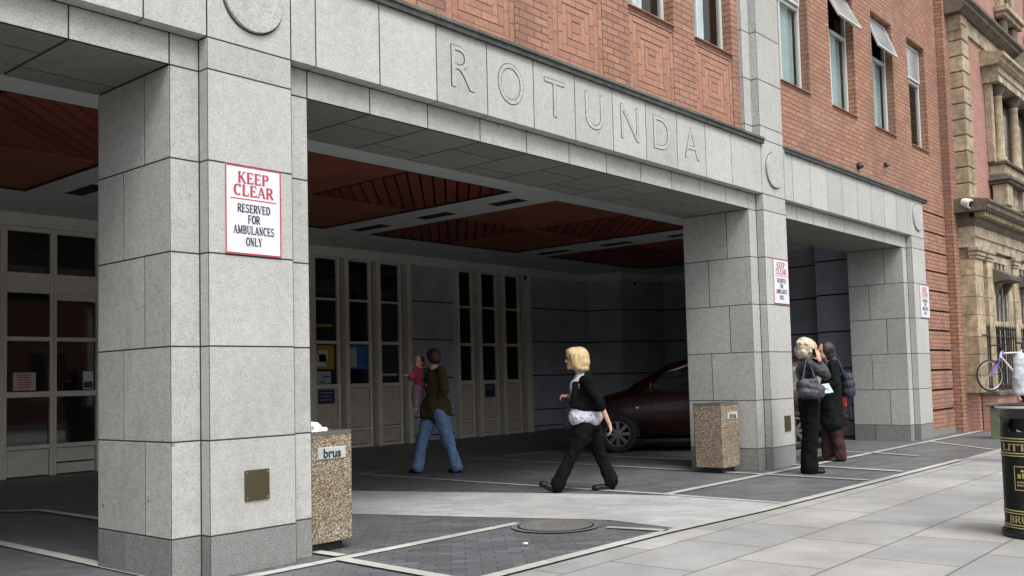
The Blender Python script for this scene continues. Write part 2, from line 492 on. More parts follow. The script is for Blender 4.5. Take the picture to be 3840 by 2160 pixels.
def fabric(name, col, rough=0.85, var=0.3, fold=0.5, vs=9):
    m, t, b = new_mat(name)
    v = coord(t)
    f = noise(t, vscale(t, v, (1, 1, 0.45)), vs, 4, 0.6, 0.6)
    lo = tuple(c*(1-var) for c in col); hi = tuple(min(1, c*(1+var)) for c in col)
    c = ramp(t, f, [(0.3, lo), (0.7, hi)]).outputs[0]
    t.links.new(c, b.inputs['Base Color'])
    b.inputs['Roughness'].default_value = rough
    b.inputs['Specular IOR Level'].default_value = 0.25 if rough < .7 else 0.08
    bump(t, b, f, fold, 0.03)
    return m
def printed():
    m, t, b = new_mat('black_white_print')
    v = coord(t)
    n = noise(t, v, 15, 2, 0.5, 2.4)
    c = ramp(t, n, [(0.43, (0.62, 0.60, 0.68)), (0.485, (0.06, 0.055, 0.09)), (0.54, (0.62, 0.60, 0.68))]).outputs[0]
    t.links.new(c, b.inputs['Base Color']); b.inputs['Roughness'].default_value = 0.7
    bump(t, b, noise(t, v, 9, 3), 0.4, 0.03)
    return m
def hairmat(name, c1, c2):
    m, t, b = new_mat(name)
    v = coord(t)
    n = noise(t, vscale(t, v, (1, 1, 0.12)), 75, 3, 0.7, 0.5)
    c = ramp(t, n, [(0.35, c1), (0.65, c2)]).outputs[0]
    t.links.new(c, b.inputs['Base Color']); b.inputs['Roughness'].default_value = 0.5
    bump(t, b, n, 0.7, 0.01)
    return m
MT['skin'] = plain('skin', (0.52, 0.30, 0.22), 0.55, var=0.08, vs=12)
MT['lips'] = plain('lips', (0.40, 0.12, 0.11), 0.5)
MT['eye'] = plain('eye_dark', (0.03, 0.025, 0.02), 0.3)
MT['blackcloth'] = fabric('black_cloth', (0.005, 0.005, 0.006))
MT['blacktrouser'] = fabric('black_trouser', (0.007, 0.007, 0.007), fold=0.7)
MT['print'] = printed()
MT['blonde'] = hairmat('blonde_hair', (0.34, 0.22, 0.09), (0.66, 0.52, 0.29))
MT['ashblonde'] = hairmat('ash_blonde_hair', (0.36, 0.29, 0.18), (0.66, 0.60, 0.44))
MT['darkhair'] = hairmat('dark_hair', (0.008, 0.006, 0.005), (0.032, 0.022, 0.016))
MT['olive'] = fabric('olive_coat', (0.050, 0.038, 0.020))
MT['jeans'] = fabric('blue_denim', (0.13, 0.21, 0.36), var=0.35, fold=0.8)
MT['pink'] = fabric('pink_top', (0.34, 0.05, 0.09))
MT['lilac'] = fabric('lilac_leggings', (0.22, 0.16, 0.22))
MT['greensleeve'] = fabric('green_sleeve', (0.03, 0.10, 0.05))
MT['leather'] = fabric('black_leather', (0.028, 0.032, 0.038), rough=0.42, fold=0.8, vs=14)
MT['bag'] = fabric('quilted_bag', (0.07, 0.072, 0.085), rough=0.45, fold=1.0, vs=22)
MT['coat'] = fabric('long_dark_coat', (0.010, 0.013, 0.012))
MT['plum'] = fabric('plum_trousers', (0.050, 0.024, 0.024), fold=0.8)
MT['pack'] = fabric('navy_rucksack', (0.035, 0.037, 0.055), rough=0.6)
MT['greyshirt'] = fabric('pale_grey_shirt', (0.50, 0.52, 0.58), fold=0.8)
MT['shoe'] = plain('black_shoe', (0.010, 0.010, 0.010), 0.5, spec=.25)
MT['paper'] = plain('pale_blue_paper', (0.45, 0.68, 0.78), 0.7)
MT['tissue'] = plain('white_tissue', (0.8, 0.8, 0.8), 0.8)
MT['darkred'] = plain('dark_red_car_paint', (0.020, 0.0015, 0.002), 0.36, var=0.05, coat=0.12, spec=.3)
MT['rubber'] = plain('tyre_rubber', (0.018, 0.018, 0.018), 0.8)
MT['alloy'] = plain('alloy_wheel', (0.16, 0.16, 0.16), 0.4, metal=0.5)
MT['lamp'] = plain('lamp_red', (0.22, 0.015, 0.015), 0.2)
MT['lampwhite'] = plain('lamp_clear', (0.75, 0.72, 0.70), 0.15)
MT['violet'] = plain('violet_frame_paint', (0.10, 0.08, 0.42), 0.3, coat=0.5)
MT['silver'] = plain('silver_frame_paint', (0.62, 0.60, 0.63), 0.3)
MT['camwhite'] = plain('camera_white', (0.72, 0.72, 0.70), 0.4)
MT['plategrey'] = plain('plate_grey', (0.42, 0.44, 0.43), 0.6, var=.2)
MT['yellow'] = plain('yellow_reflection', (0.40, 0.29, 0.02), 0.6, var=0.15)
MT['blue'] = plain('blue_reflection', (0.05, 0.16, 0.50), 0.6, var=0.4, vs=4)
MT['notice'] = plain('pink_notice', (0.62, 0.50, 0.47), 0.6)
MT['navy'] = plain('navy_notice', (0.02, 0.03, 0.09), 0.5)
MT['lichen'] = speckled('weathered_coping', (0.15, 0.15, 0.13), var=0.7, patch=0.5)

# ------------------------------------------------------------------ lettering
def text_mesh(name, s, size, ext, off, mat, parent, Mx, xs=1.0):
    cu = bpy.data.curves.new(name, 'FONT')
    cu.body = s; cu.size = size; cu.extrude = ext; cu.offset = off
    cu.align_x = 'CENTER'; cu.align_y = 'CENTER'; cu.resolution_u = 6
    o = bpy.data.objects.new(name, cu); COL.objects.link(o)
    bpy.context.view_layer.update()
    me = bpy.data.meshes.new_from_object(o.evaluated_get(bpy.context.evaluated_depsgraph_get()))
    bpy.data.objects.remove(o); 
    xsv = [v.co.x for v in me.vertices]; ysv = [v.co.y for v in me.vertices]
    cx, cy = (min(xsv)+max(xsv))/2, (min(ysv)+max(ysv))/2
    for v in me.vertices: v.co = Vector(((v.co.x-cx)*xs, v.co.y-cy, v.co.z))
    me.transform(Mx)
    me.name = name
    return link_mesh(name, me, mat, parent)

def arcs(cx, cy, rx, ry, a0, a1, n=14):
    return [(cx+rx*math.cos(R(a0+(a1-a0)*i/n)), cy+ry*math.sin(R(a0+(a1-a0)*i/n))) for i in range(n+1)]
V_, H_ = 0.17, 0.085      # stem and hairline weights
def gly(ch):
    """serif capitals: width, strokes [(points, weight or 'c')], serifs [(x, z)]"""
    S = []
    ser = []
    def st(x, z0=0, z1=1, s0=True, s1=True):
        S.append(([(x, z0), (x, z1)], V_))
        if s0: ser.append((x, z0+0.03))
        if s1: ser.append((x, z1-0.03))
    W = 0.8
    if ch == 'I': st(.2); W = .4
    elif ch == 'L': st(.2); S.append(([(.2,.045),(.7,.045)], H_)); S.append(([(.69,.0),(.69,.26)], .07)); W = .8
    elif ch == 'T': st(.4, s1=False); S.append(([(.03,.95),(.77,.95)], H_)); S.append(([(.06,1),(.06,.74)], .07)); S.append(([(.74,1),(.74,.74)], .07)); W = .8
    elif ch in 'EF':
        st(.2); S.append(([(.2,.955),(.68,.955)], H_)); S.append(([(.2,.51),(.55,.51)], H_)); S.append(([(.67,1),(.67,.76)], .07)); S.append(([(.55,.62),(.55,.40)], .06))
        if ch == 'E': S.append(([(.2,.045),(.7,.045)], H_)); S.append(([(.70,0),(.70,.26)], .07))
        W = .8
    elif ch in 'PRB':
        st(.2); S.append(([(.2,.955),(.45,.955)], H_)); S.append((arcs(.45,.735,.2,.22,90,-90), 'c')); S.append(([(.2,.515),(.45,.515)], H_))
        if ch == 'R': S.append(([(.42,.5),(.74,.04)], .16)); S.append(([(.66,.035),(.86,.035)], .07))
        if ch == 'B': S.append((arcs(.46,.275,.24,.235,90,-90), 'c')); S.append(([(.2,.04),(.46,.04)], H_))
        W = .84
    elif ch == 'D': st(.2); S.append(([(.2,.955),(.42,.955)], H_)); S.append((arcs(.42,.5,.33,.455,90,-90), 'c')); S.append(([(.2,.045),(.42,.045)], H_)); W = .86
    elif ch == 'O': S.append((arcs(.43,.5,.33,.46,0,360,28), 'c')); W = .86
    elif ch == 'C': S.append((arcs(.45,.5,.33,.46,48,312,22), 'c')); S.append(([(.70,1),(.70,.70)], .07)); W = .84
    elif ch == 'S': S.append((arcs(.36,.735,.22,.225,35,255,12)+arcs(.36,.275,.24,.235,85,-145,14), .12)); S.append(([(.58,1),(.58,.74)], .06)); S.append(([(.12,.0),(.12,.26)], .06)); W = .72
    elif ch == 'U': st(.2, .3, 1, s0=False); S.append((arcs(.44,.32,.24,.28,180,360,14), .11)); S.append(([(.68,.3),(.68,1)], .08)); ser.append((.68,.97)); W = .88
    elif ch == 'K': st(.2); S.append(([(.26,.42),(.68,.95)], .08)); S.append(([(.38,.58),(.74,.04)], .16)); ser += [(.68,.97),(.74,.03)]; W = .9
    elif ch == 'A': S.append(([(.12,.03),(.42,.97)], .08)); S.append(([(.42,.97),(.74,.03)], V_)); S.append(([(.22,.32),(.62,.32)], .07)); ser += [(.12,.03),(.75,.03)]; W = .88
    elif ch == 'V': S.append(([(.12,.97),(.44,.03)], V_)); S.append(([(.44,.03),(.74,.97)], .08)); ser += [(.12,.97),(.74,.97)]; W = .88
    elif ch == 'Y': S.append(([(.12,.97),(.42,.48)], V_)); S.append(([(.42,.48),(.72,.97)], .08)); st(.42, 0, .5, s1=False); ser += [(.12,.97),(.72,.97)]; W = .86
    elif ch == 'N': S.append(([(.18,0),(.18,1)], .08)); S.append(([(.16,.97),(.70,.03)], V_)); S.append(([(.70,0),(.70,1)], .08)); ser += [(.18,.03),(.14,.97),(.70,.97)]; W = .9
    elif ch == 'M': S.append(([(.16,0),(.16,1)], .08)); S.append(([(.18,.97),(.50,.06)], V_)); S.append(([(.50,.06),(.82,.97)], .08)); st(.86); ser += [(.16,.03),(.14,.97)]; W = 1.06
    elif ch == ' ': W = .4
    return W, S, ser
def serif_text(mb, s, hgt, sx, place, t=0.0012, bold=1.0):
    """flat raised capitals; place(u, v, n) -> world point, u along the line centred on 0, v up from 0"""
    tot = sum(gly(c)[0] for c in s)*hgt*sx
    u0 = -tot/2; lay = 0
    for c in s:
        W, S, ser = gly(c)
        S = list(S)+[([(x-.15, z), (x+.15, z)], .06) for x, z in ser]
        for pts, wt in S:
            lay = (lay+1) % 9
            n0 = t+lay*0.00012
            L, Rr = [], []
            for i, p in enumerate(pts):
                a = pts[max(i-1, 0)]; b = pts[min(i+1, len(pts)-1)]
                dx, dz = b[0]-a[0], b[1]-a[1]; l = math.hypot(dx, dz) or 1
                nx, nz = -dz/l, dx/l
                ww = (0.07+0.11*abs(nx)) if wt == 'c' else wt
                ww *= bold
                L.append((p[0]+nx*ww/2, p[1]+nz*ww/2)); Rr.append((p[0]-nx*ww/2, p[1]-nz*ww/2))
            vs = [place(u0+q[0]*hgt*sx, q[1]*hgt, n0) for q in L+Rr]
            k = len(pts)
            mb.add(vs, [(i, i+1, k+i+1, k+i) for i in range(k-1)])
        u0 += W*hgt*sx

# ------------------------------------------------------------------ ground
def struct(name, mb, mat):
    o = mb.build(name, mat); o['kind'] = 'structure'; return o
g = MB(); g.sheet([(-120,-120),(160,-120),(160,120),(-120,120)], -0.13); struct('ground', g, MT['asphalt'])
g = MB(); g.sheet([(-40,-6.9),(60,-6.9),(60,10.5),(-40,10.5)], 0.0); struct('pavement', g, MT['slabs'])
g = MB(); g.box(-40,60,-7.05,-6.9,-0.13,0.003); struct('kerb', g, MT['line'])
g = MB(); g.box(-40,60,-16,-13.0,-0.13,0.0); struct('far_pavement', g, MT['slabs'])
g = MB(); g.sheet([(-14,-1.5),(4.9,-1.5),(9.9,-1.56),(18,-1.56),(18,9.6),(-14,9.6)], 0.004); struct('block_paving', g, MT['blocks'])
g = MB(); g.sheet([(3.16,-1.5),(4.9,-1.5),(4.94,-0.4),(4.58,0.78),(4.08,2.03),(3.65,3.16),(3.05,4.6),(1.4,4.6),(2.0,2.85),(2.41,1.62),(2.83,0.43),(3.2,-0.5),(3.27,-0.72)], 0.008); struct('light_paving', g, MT['light'])
def line(pts, w=0.075, z=0.012):
    mb = MB()
    for a, b in zip(pts[:-1], pts[1:]):
        a, b = Vector((*a, 0)), Vector((*b, 0)); d = (b-a).normalized(); n = Vector((-d.y, d.x, 0))*w/2
        mb.sheet([(a-n)[:2], (b-n)[:2], (b+n)[:2], (a+n)[:2]], z)
    return mb
def lines(name, segs):
    mb = MB()
    for k, (pts, w) in enumerate(segs):
        l = line(pts, w, 0.012+0.0012*(k % 6)); mb.add(l.v, l.f)
    return struct(name, mb, MT['line'])
lines('paving_line', [
    ([(-14,-.16),(2.75,-.16)], .10), ([(4.95,-.2),(18,-.2)], .10),
    ([(-14,-1.45),(2.95,-1.47),(4.4,-1.56),(9.8,-1.62)], .10),
    ([(-.165,-.1),(-.165,4.9)], .10), ([(.87,-.2),(.81,-1.45)], .10), ([(.95,-.1),(.95,4.68),(.65,5.05),(-.17,5.05)], .09),
    ([(4.97,-.2),(4.97,4.64)], .08), ([(4.95,-.2),(4.885,-1.5)], .08),
    ([(4.9,4.62),(9.6,4.62)], .07), ([(7.5,5.2),(7.18,.97),(7.12,-.2),(7.0,-1.5)], .08), ([(8.62,4.6),(8.45,1.1),(8.3,-.2),(8.05,-1.5)], .08),
    ([(10.5,2.0),(10.47,-.23),(10.15,-.97)], .07), ([(13.0,-.2),(11.6,-1.56)], .07), ([(-1.9,-.2),(-1.9,5)], .08), ([(3.02,-1.45),(2.92,-.95)], .08)])

def disc(mb, c, r, z, seg=40, r0=0.0):
    if r0 == 0: mb.sheet([(c[0]+r*math.cos(2*math.pi*k/seg), c[1]+r*math.sin(2*math.pi*k/seg)) for k in range(seg)], z)
    else:
        vs = [(c[0]+q*math.cos(2*math.pi*k/seg), c[1]+q*math.sin(2*math.pi*k/seg), z) for q in (r0, r) for k in range(seg)]
        mb.add(vs, [(k, (k+1) % seg, seg+(k+1) % seg, seg+k) for k in range(seg)])
mc = (2.76, -0.55)
g = MB(); disc(g, mc, 0.36, 0.016, r0=0.315); mh = g.build('manhole_cover', MT['cover_ring'])
tag(mh, 'round brown-grey iron manhole cover in a pale ring, set in dark paving', 'manhole cover')
g = MB(); disc(g, mc, 0.295, 0.020); g.build('lid', MT['cover'], mh)
g = MB(); disc(g, mc, 0.315, 0.017, r0=0.296); g.build('rim', MT['iron'], mh)
g = MB(); disc(g, (1.96, -0.92), 0.018, 0.02, 10); g.box(1.945,1.975,-0.93,-0.905,0.018,0.028)
tag(g.build('litter_scrap', MT['tissue']), 'tiny white scrap of paper on the dark paving before the manhole', 'litter')
g = MB(); g.tube([(3.33,-.71,.02),(3.40,-.69,.025),(3.44,-.72,.02)], [.02,.032,.012], 6)

# ------------------------------------------------------------------ the main building
B = empty('brick_building', (0, 0, 0))
tag(B, 'orange brick building on grey granite pillars with the word ROTUNDA on its fascia', 'building')
GAP = 0.0105
Z0 = [0.27+0.6*k for k in range(6)]
UX, UY, UZ = Vector((1,0,0)), Vector((0,1,0)), Vector((0,0,1))
def front(mb, x0, x1, z0, z1, y, t=0.012, ch=0.0015):
    mb.panel((x0+GAP/2, y+t, z0+GAP/2), UX, UZ, -UY, x1-x0-GAP, z1-z0-GAP, t, ch)
def side(mb, y0, y1, z0, z1, x, sgn, t=0.012, ch=0.0015):
    mb.panel((x-sgn*t, y0+GAP/2, z0+GAP/2), UY, UZ, UX*sgn, y1-y0-GAP, z1-z0-GAP, t, ch)
S, D0, D1 = 0.206, 0.10, 1.06
def pillar(x0, top, w=0.65):
    core = MB()
    T = 0.0015
    zt = 3.27
    core.box(x0-S+T, x0+w+S-T, D0+T, D1-T, 0, zt)
    core.box(x0+T, x0+w-T, T, D0+T, 0, top)
    core.box(x0-S+T, x0+T, D0+T+.001, 0.30, 3.27, top) if top > 5 else None
    p = core.build('pillar', MT['joint'], B)
    cl = MB(); pl = MB()
    zs = [0.0]+Z0
    for i in range(len(zs)-1):
        a, b = zs[i], zs[i+1]
        mb = pl if i == 0 else cl
        front(mb, x0, x0+w, a, b, 0)
        front(mb, x0-S, x0, a, b, D0); front(mb, x0+w, x0+w+S, a, b, D0)
        side(mb, 0.0, D0, a, b, x0, -1); side(mb, 0.0, D0, a, b, x0+w, 1)
        j = 0.42 if i % 2 == 1 else 0.70
        if i == 0: j = 0.70
        for sx, xx in ((-1, x0-S), (1, x0+w+S)):
            side(mb, D0, j, a, b, xx, sx); side(mb, j, D1, a, b, xx, sx)
        mb.panel((x0-S+GAP/2, D1-.012, a+GAP/2), UX, UZ, UY, w+2*S-GAP, b-a-GAP, .012)
    z = 3.27
    lev = [3.27, 3.48, 4.19] if top < 5 else [3.27, 3.48, 4.19, 4.36]+[4.96+0.61*k for k in range(int((top-4.96)/0.61)+1)]
    for a, b in zip(lev[:-1], lev[1:]):
        front(cl, x0, x0+w, a, b, 0)
        side(cl, 0, D0 if a < 4.1 else 0.16, a, b, x0, -1) if a < 3.4 or a > 4.1 else None
        side(cl, 0, 0.16, a, b, x0+w, 1) if a > 4.1 else None
        if a > 4.1:
            front(cl, x0-S, x0, a, b, D0); side(cl, D0, 0.16, a, b, x0-S, -1)
    cl.build('stone_cladding', MT['granite'], p)
    pl.build('plinth', MT['plinth'], p)
    rd = MB()
    cx, cz, rr = x0+w*0.53, 3.82, 0.225
    n = 40
    vs = []
    for q, y in ((rr, 0.0), (rr, -0.022), (rr-0.004, -0.026)):
        vs += [(cx+q*math.cos(2*math.pi*k/n), y, cz+q*math.sin(2*math.pi*k/n)) for k in range(n)]
    rd.add(vs, [(i*n+k, i*n+(k+1) % n, (i+1)*n+(k+1) % n, (i+1)*n+k) for i in (0,1) for k in range(n)]+[list(range(2*n, 3*n))])
    rd.build('roundel', MT['granite'], p)
    rg = MB()
    vs = [(cx+q*math.cos(2*math.pi*k/n), -0.0012, cz+q*math.sin(2*math.pi*k/n)) for q in (rr, rr+0.012) for k in range(n)]
    rg.add(vs, [(k, (k+1) % n, n+(k+1) % n, n+k) for k in range(n)])
    rg.build('roundel_joint', MT['joint'], p)
    return p
XP = [-7.76, 0.0, 7.758, 13.215]
for x0, top in zip(XP, (10.4, 10.4, 10.4, 4.19)): pillar(x0, top)

def fascia(xa, xb, joints_u, joints_l):
    core = MB(); T = 0.0015
    core.box(xa+.002, xb-.002, T, 0.3, 3.48+.011, 4.155)
    core.box(xa-.19, xb+.19, D0+T, D1-.02, 3.27+.004, 3.478)
    core.box(xa-.19, xb+.19, D1-0.25, D1-.02, 3.479, 3.79)
    f = core.build('fascia', MT['joint'], B)
    cl = MB()
    ju = [xa]+joints_u+[xb]
    for a, b in zip(ju[:-1], ju[1:]):
        front(cl, a, b, 3.48, 4.16, 0)
        cl.panel((a+GAP/2, 0.012, 3.48+.012), UX, UY, -UZ, b-a-GAP, 0.10-.012, .012)   # underside of the overhang
    jl = [xa+S]+joints_l+[xb-S]
    for k, (a, b) in enumerate(zip([xa-0]+jl, jl+[xb+0])):
        front(cl, a, b, 3.27, 3.48, D0)
    cl.build('stone_cladding', MT['granite'], f)
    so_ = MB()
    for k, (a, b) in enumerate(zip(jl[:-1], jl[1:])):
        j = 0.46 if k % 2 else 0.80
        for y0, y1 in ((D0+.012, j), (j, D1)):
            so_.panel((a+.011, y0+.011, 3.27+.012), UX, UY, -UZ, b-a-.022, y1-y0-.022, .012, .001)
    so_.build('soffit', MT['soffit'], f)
    return f
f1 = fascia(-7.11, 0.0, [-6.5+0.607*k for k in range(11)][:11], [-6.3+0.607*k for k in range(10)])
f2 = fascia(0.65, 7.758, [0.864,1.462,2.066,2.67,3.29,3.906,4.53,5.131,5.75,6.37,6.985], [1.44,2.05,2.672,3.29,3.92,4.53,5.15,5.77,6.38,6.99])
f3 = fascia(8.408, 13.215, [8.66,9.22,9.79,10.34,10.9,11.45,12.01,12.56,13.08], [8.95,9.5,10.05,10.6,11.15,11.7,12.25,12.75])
# incised capitals, one per panel
cents = [2.37,2.975,3.595,4.215,4.83,5.44,6.06]
for ch, cx in zip('ROTUNDA', cents):
    ht = 0.37
    size = ht/0.70
    xs = {'R': 1.0, 'O': 0.88, 'T': 1.0, 'U': 0.95, 'N': 0.98, 'D': 1.0, 'A': 0.92}[ch]
    def place_mtx(y): return Matrix.Translation((cx, y, 3.825)) @ Matrix.Rotation(R(90), 4, 'X')
    lt = text_mesh('letter', ch, size, 0.0025, -0.006, MT['granite'], f2, place_mtx(-0.0022), xs)
    text_mesh('letter_groove', ch, size, 0.0003, 0.0012, MT['joint'], lt, place_mtx(-0.0010), xs)
# weathered coping over the fascia
for xa, xb in ((-7.11, -0.03), (0.68, 7.80), (8.44, 14.03)):
    cp = MB()
    xx = xa
    while xx < xb-0.01:
        l = min(0.93, xb-xx)
        d = random.uniform(-.004, .004)
        cp.cbox(xx+.002, xx+l-.002, -0.05+d, 0.16, 4.160, 4.197+d*.4, .006)
        xx += l
    c_ = cp.build('coping', MT['lichen'], B)
    dr = MB(); dr.box(xa, xb, -0.035, 0.15, 4.118, 4.1595); dr.build('drip_edge', MT['lead'], c_)

# --- upper brickwork with window openings
def wall_holes(mb, x0, x1, z0, z1, holes, y, t):
    xs = sorted({x0, x1, *[h[0] for h in holes], *[h[1] for h in holes]})
    zs = sorted({z0, z1, *[h[2] for h in holes], *[h[3] for h in holes]})
    def inside(a, b): return any(h[0]-1e-6 <= a and b[0] <= h[1]+1e-6 and h[2]-1e-6 <= a*0+b[1] and b[2] <= h[3]+1e-6 for h in holes)
    for i in range(len(xs)-1):
        for j in range(len(zs)-1):
            if any(h[0]-1e-6 <= xs[i] and xs[i+1] <= h[1]+1e-6 and h[2]-1e-6 <= zs[j] and zs[j+1] <= h[3]+1e-6 for h in holes): continue
            mb.add([(xs[i],y,zs[j]),(xs[i+1],y,zs[j]),(xs[i+1],y,zs[j+1]),(xs[i],y,zs[j+1])], [(0,1,2,3)])
    for a, b, c, d in holes:
        mb.add([(a,y,c),(b,y,c),(b,y,d),(a,y,d),(a,y+t,c),(b,y+t,c),(b,y+t,d),(a,y+t,d)], [(0,4,5,1),(1,5,6,2),(2,6,7,3),(3,7,4,0)])
YB = 0.15
SILL, HEAD = 5.215, 7.16
W2 = [(5.08,6.03),(6.46,7.39)]
W2 = [(6.46-1.38*k, 7.39-1.38*k) for k in range(5)]
W3 = [(8.73,9.70),(10.46,11.43),(12.2,13.16),(13.92,14.86)]
W1_ = [(-1.3-1.38*k, -.35-1.38*k) for k in range(4)]
mb = MB()
PAN = [(a+.02, b-.02, 4.26, 5.12) for a, b in W2]
wall_holes(mb, 0.60, 7.62, 4.19, 10.4, [(a, b, SILL, HEAD) for a, b in W2]+PAN, YB, 0.16)
wall_holes(mb, 8.36, 15.56, 4.19, 10.4, [(a, b, SILL, HEAD) for a, b in W3], YB, 0.16)
wall_holes(mb, -14, -0.1, 4.19, 10.4, [(a, b, SILL, HEAD) for a, b in W1_], YB, 0.16)
mb.add([(-14,YB,10.4),(16.1,YB,10.4),(16.1,9.5,10.4),(-14,9.5,10.4)], [(0,1,2,3)])
mb.build('upper_brick_wall', MT['brick'], B, recalc=False)
# sloping brick sills
for a, b in W2+W3+W1_:
    sb = MB()
    nb = int((b-a)/0.075)
    for k in range(nb):
        xx = a+(b-a)*k/nb
        sb.panel((xx+.002, YB+.13, SILL-.005), UX, Vector((0,-1,-.12)).normalized(), Vector((0,-.12,1)).normalized(), (b-a)/nb-.006, 0.165, .012, .002)
    sb.build('window_sill', MT['brickpiece'], B)
# concentric brick squares under the windows
for a, b, c, d in PAN:
    bk = MB(); bk.box(a+.001, b-.001, YB+.010, YB+.05, c+.001, d-.001)
    pn = bk.build('brick_panel', MT['mortar'], B)
    br = MB()
    x0, x1, z0, z1 = a+.004, b-.004, c+.004, d-.004
    th = 0.068; J = 0.0065; ring = 0
    def bb(xa, xb, za, zb, dep):
        if xb-xa < .01 or zb-za < .01: return
        br.panel((xa, YB+.013, za), UX, UZ, -UY, xb-xa, zb-za, dep, .002)
    while x1-x0 > 2.2*th and z1-z0 > 2.2*th:
        dep = 0.008 if ring % 2 == 0 else 0.005
        for (xa, xb) in ((x0, x0+th), (x1-th, x1)):
            n = max(1, round((z1-z0)/0.215)); l = (z1-z0)/n
            for k in range(n): bb(xa, xb, z0+k*l, z0+(k+1)*l-J, dep)
        for (za, zb) in ((z0, z0+th), (z1-th, z1)):
            n = max(1, round((x1-x0-2*th)/0.215)); l = (x1-x0-2*th-J)/n
            for k in range(n): bb(x0+th+J+k*l, x0+th+(k+1)*l, za, zb-(J if zb == z1 else 0), dep)
        x0 += th+J; x1 -= th+J; z0 += th+J; z1 -= th+J; ring += 1
    bb(x0, x1, z0, z1-J, .008)
    br.build('brick_pattern', MT['brickpiece'], pn)

# --- lower brick wall right of the last pillar, with deep recessed courses, and the end pier
mb = MB()
gz = [0.12, 0.46, 0.82, 1.18, 1.54, 1.90, 2.26, 2.62, 2.98, 3.34, 3.70, 4.06, 4.19]
for a, b in zip(gz[:-1], gz[1:]):
    mb.box(14.03, 15.56, 0.15, 0.35, a+(.018 if a > .13 else 0), b-(.018 if b < 4.1 else 0.0))
lw = mb.build('lower_brick_wall', MT['brick'], B)
mb = MB(); mb.box(14.04, 15.555, 0.19, 0.36, 0.0, 4.18); mb.build('recessed_joint', MT['black'], lw)
mb = MB(); mb.box(14.03, 15.56, 0.14, 0.34, 0.0, 0.118); mb.build('base_course', MT['plinth'], lw)
mb = MB(); mb.box(15.56, 16.02, 0.0, 0.6, 0.0, 10.4); mb.build('brick_pier', MT['brick'], B)
for (x, z, r) in ((11.35, 4.42, .05), (12.52, 4.62, .035)):
    mb = MB(); mb.tube([(x, YB+.02, z), (x, YB-.03, z), (x+.0, YB-.06, z-.04)], r, 10); mb.build('pipe_stub', MT['iron'], B)

# --- upper windows
def upper_window(a, b, state, kind):
    yf = YB+.125
    fw = 0.045
    fr = MB()
    zt = 6.47
    for x0, x1, z0, z1 in ((a, a+fw, SILL, HEAD), (b-fw, b, SILL, HEAD), (a+fw, b-fw, SILL, SILL+.045), (a+fw, b-fw, HEAD-.05, HEAD), (a+fw, b-fw, zt-.03, zt+.03)):
        fr.cbox(x0+.001, x1-.001, yf, yf+.06, z0, z1, .004)
    mx = a+(b-a)*0.34
    if state != 'plain': fr.cbox(mx-.018, mx+.018, yf+.003, yf+.055, SILL+.045, zt-.03, .003)
    wn = fr.build('window', MT['white'], B)
    pn = MB(); pn.box(a+fw, b-fw, yf+.026, yf+.030, SILL+.045, zt-.03)
    pn.build('pane', MT['clear'], wn)
    def drape(name, xa, xb, mat, y, z0=SILL, z1=zt):
        cu = MB(); n = max(6, int((xb-xa)/.03))
        P_ = [(xa+(xb-xa)*k/n, y+.008*math.sin(k*1.7)) for k in range(n+1)]
        vs = [(x, yy, z0) for x, yy in P_]+[(x, yy, z1) for x, yy in P_]
        cu.add(vs, [(k, k+1, n+2+k, n+1+k) for k in range(n)], True)
        cu.build(name, mat, wn)
    rm = MB(); rm.box(a+.01, b-.01, yf+.5, yf+.51, SILL-.02, HEAD+.02); rm.build('room_backing', MT['ochre'], wn)
    if kind == 'curtain':
        drape('curtain', a+.05, a+(b-a)*.62, MT['curtain'], yf+.075)
    elif kind == 'half':
        drape('curtain', a+.05, a+(b-a)*.46, MT['curtain'], yf+.075); drape('blind', a+(b-a)*.46, b-.05, MT['blind'], yf+.09)
    elif kind == 'blind':
        drape('curtain', a+.05, a+(b-a)*.30, MT['curtain'], yf+.075); drape('blind', a+(b-a)*.30, b-.05, MT['blind'], yf+.09)
    else:
        drape('blind', a+.05, b-.05, MT['tanblind'], yf+.15, SILL, HEAD)
    # top light: shut or swung out on its top hinge
    sh = MB()
    hgt = HEAD-.05-zt-.03
    ang = {'open': R(20), 'wide': R(25)}.get(state, 0)
    def P(x, s, o): # s down from hinge, o outward thickness
        return (x, yf-.005-math.sin(ang)*s-math.cos(ang)*o, HEAD-.05-math.cos(ang)*s+math.sin(ang)*o)
    def bar(x0, x1, s0, s1, o0, o1, m):
        m.add([P(x0,s0,o0),P(x1,s0,o0),P(x1,s1,o0),P(x0,s1,o0),P(x0,s0,o1),P(x1,s0,o1),P(x1,s1,o1),P(x0,s1,o1)],
              [(0,1,2,3),(7,6,5,4),(0,4,5,1),(1,5,6,2),(2,6,7,3),(3,7,4,0)])
    A, Bq = a+fw+.002, b-fw-.002
    bar(A, A+.035, 0, hgt, 0, .03, sh); bar(Bq-.035, Bq, 0, hgt, 0, .03, sh)
    bar(A+.035, Bq-.035, 0, .035, 0, .03, sh); bar(A+.035, Bq-.035, hgt-.035, hgt, 0, .03, sh)
    s_ = sh.build('top_sash', MT['white'], wn)
    gp = MB(); bar(A+.035, Bq-.035, .035, hgt-.035, .012, .018, gp); gp.build('sash_pane', MT['sash_sky'], wn)
for i, (a, b) in enumerate(W2): upper_window(a, b, 'shut', 'curtain')
for (a, b), st_, tn in zip(W3, ('shut', 'wide', 'open', 'plain'), ('half', 'blind', 'blind', 'tan')): upper_window(a, b, st_, tn)
mb = MB(); mb.box(-14, 15.9, 1.1, 1.2, 4.2, 10.3); mb.build('inner_wall', plain('room_wall', (0.16, 0.15, 0.11), 0.8), B)

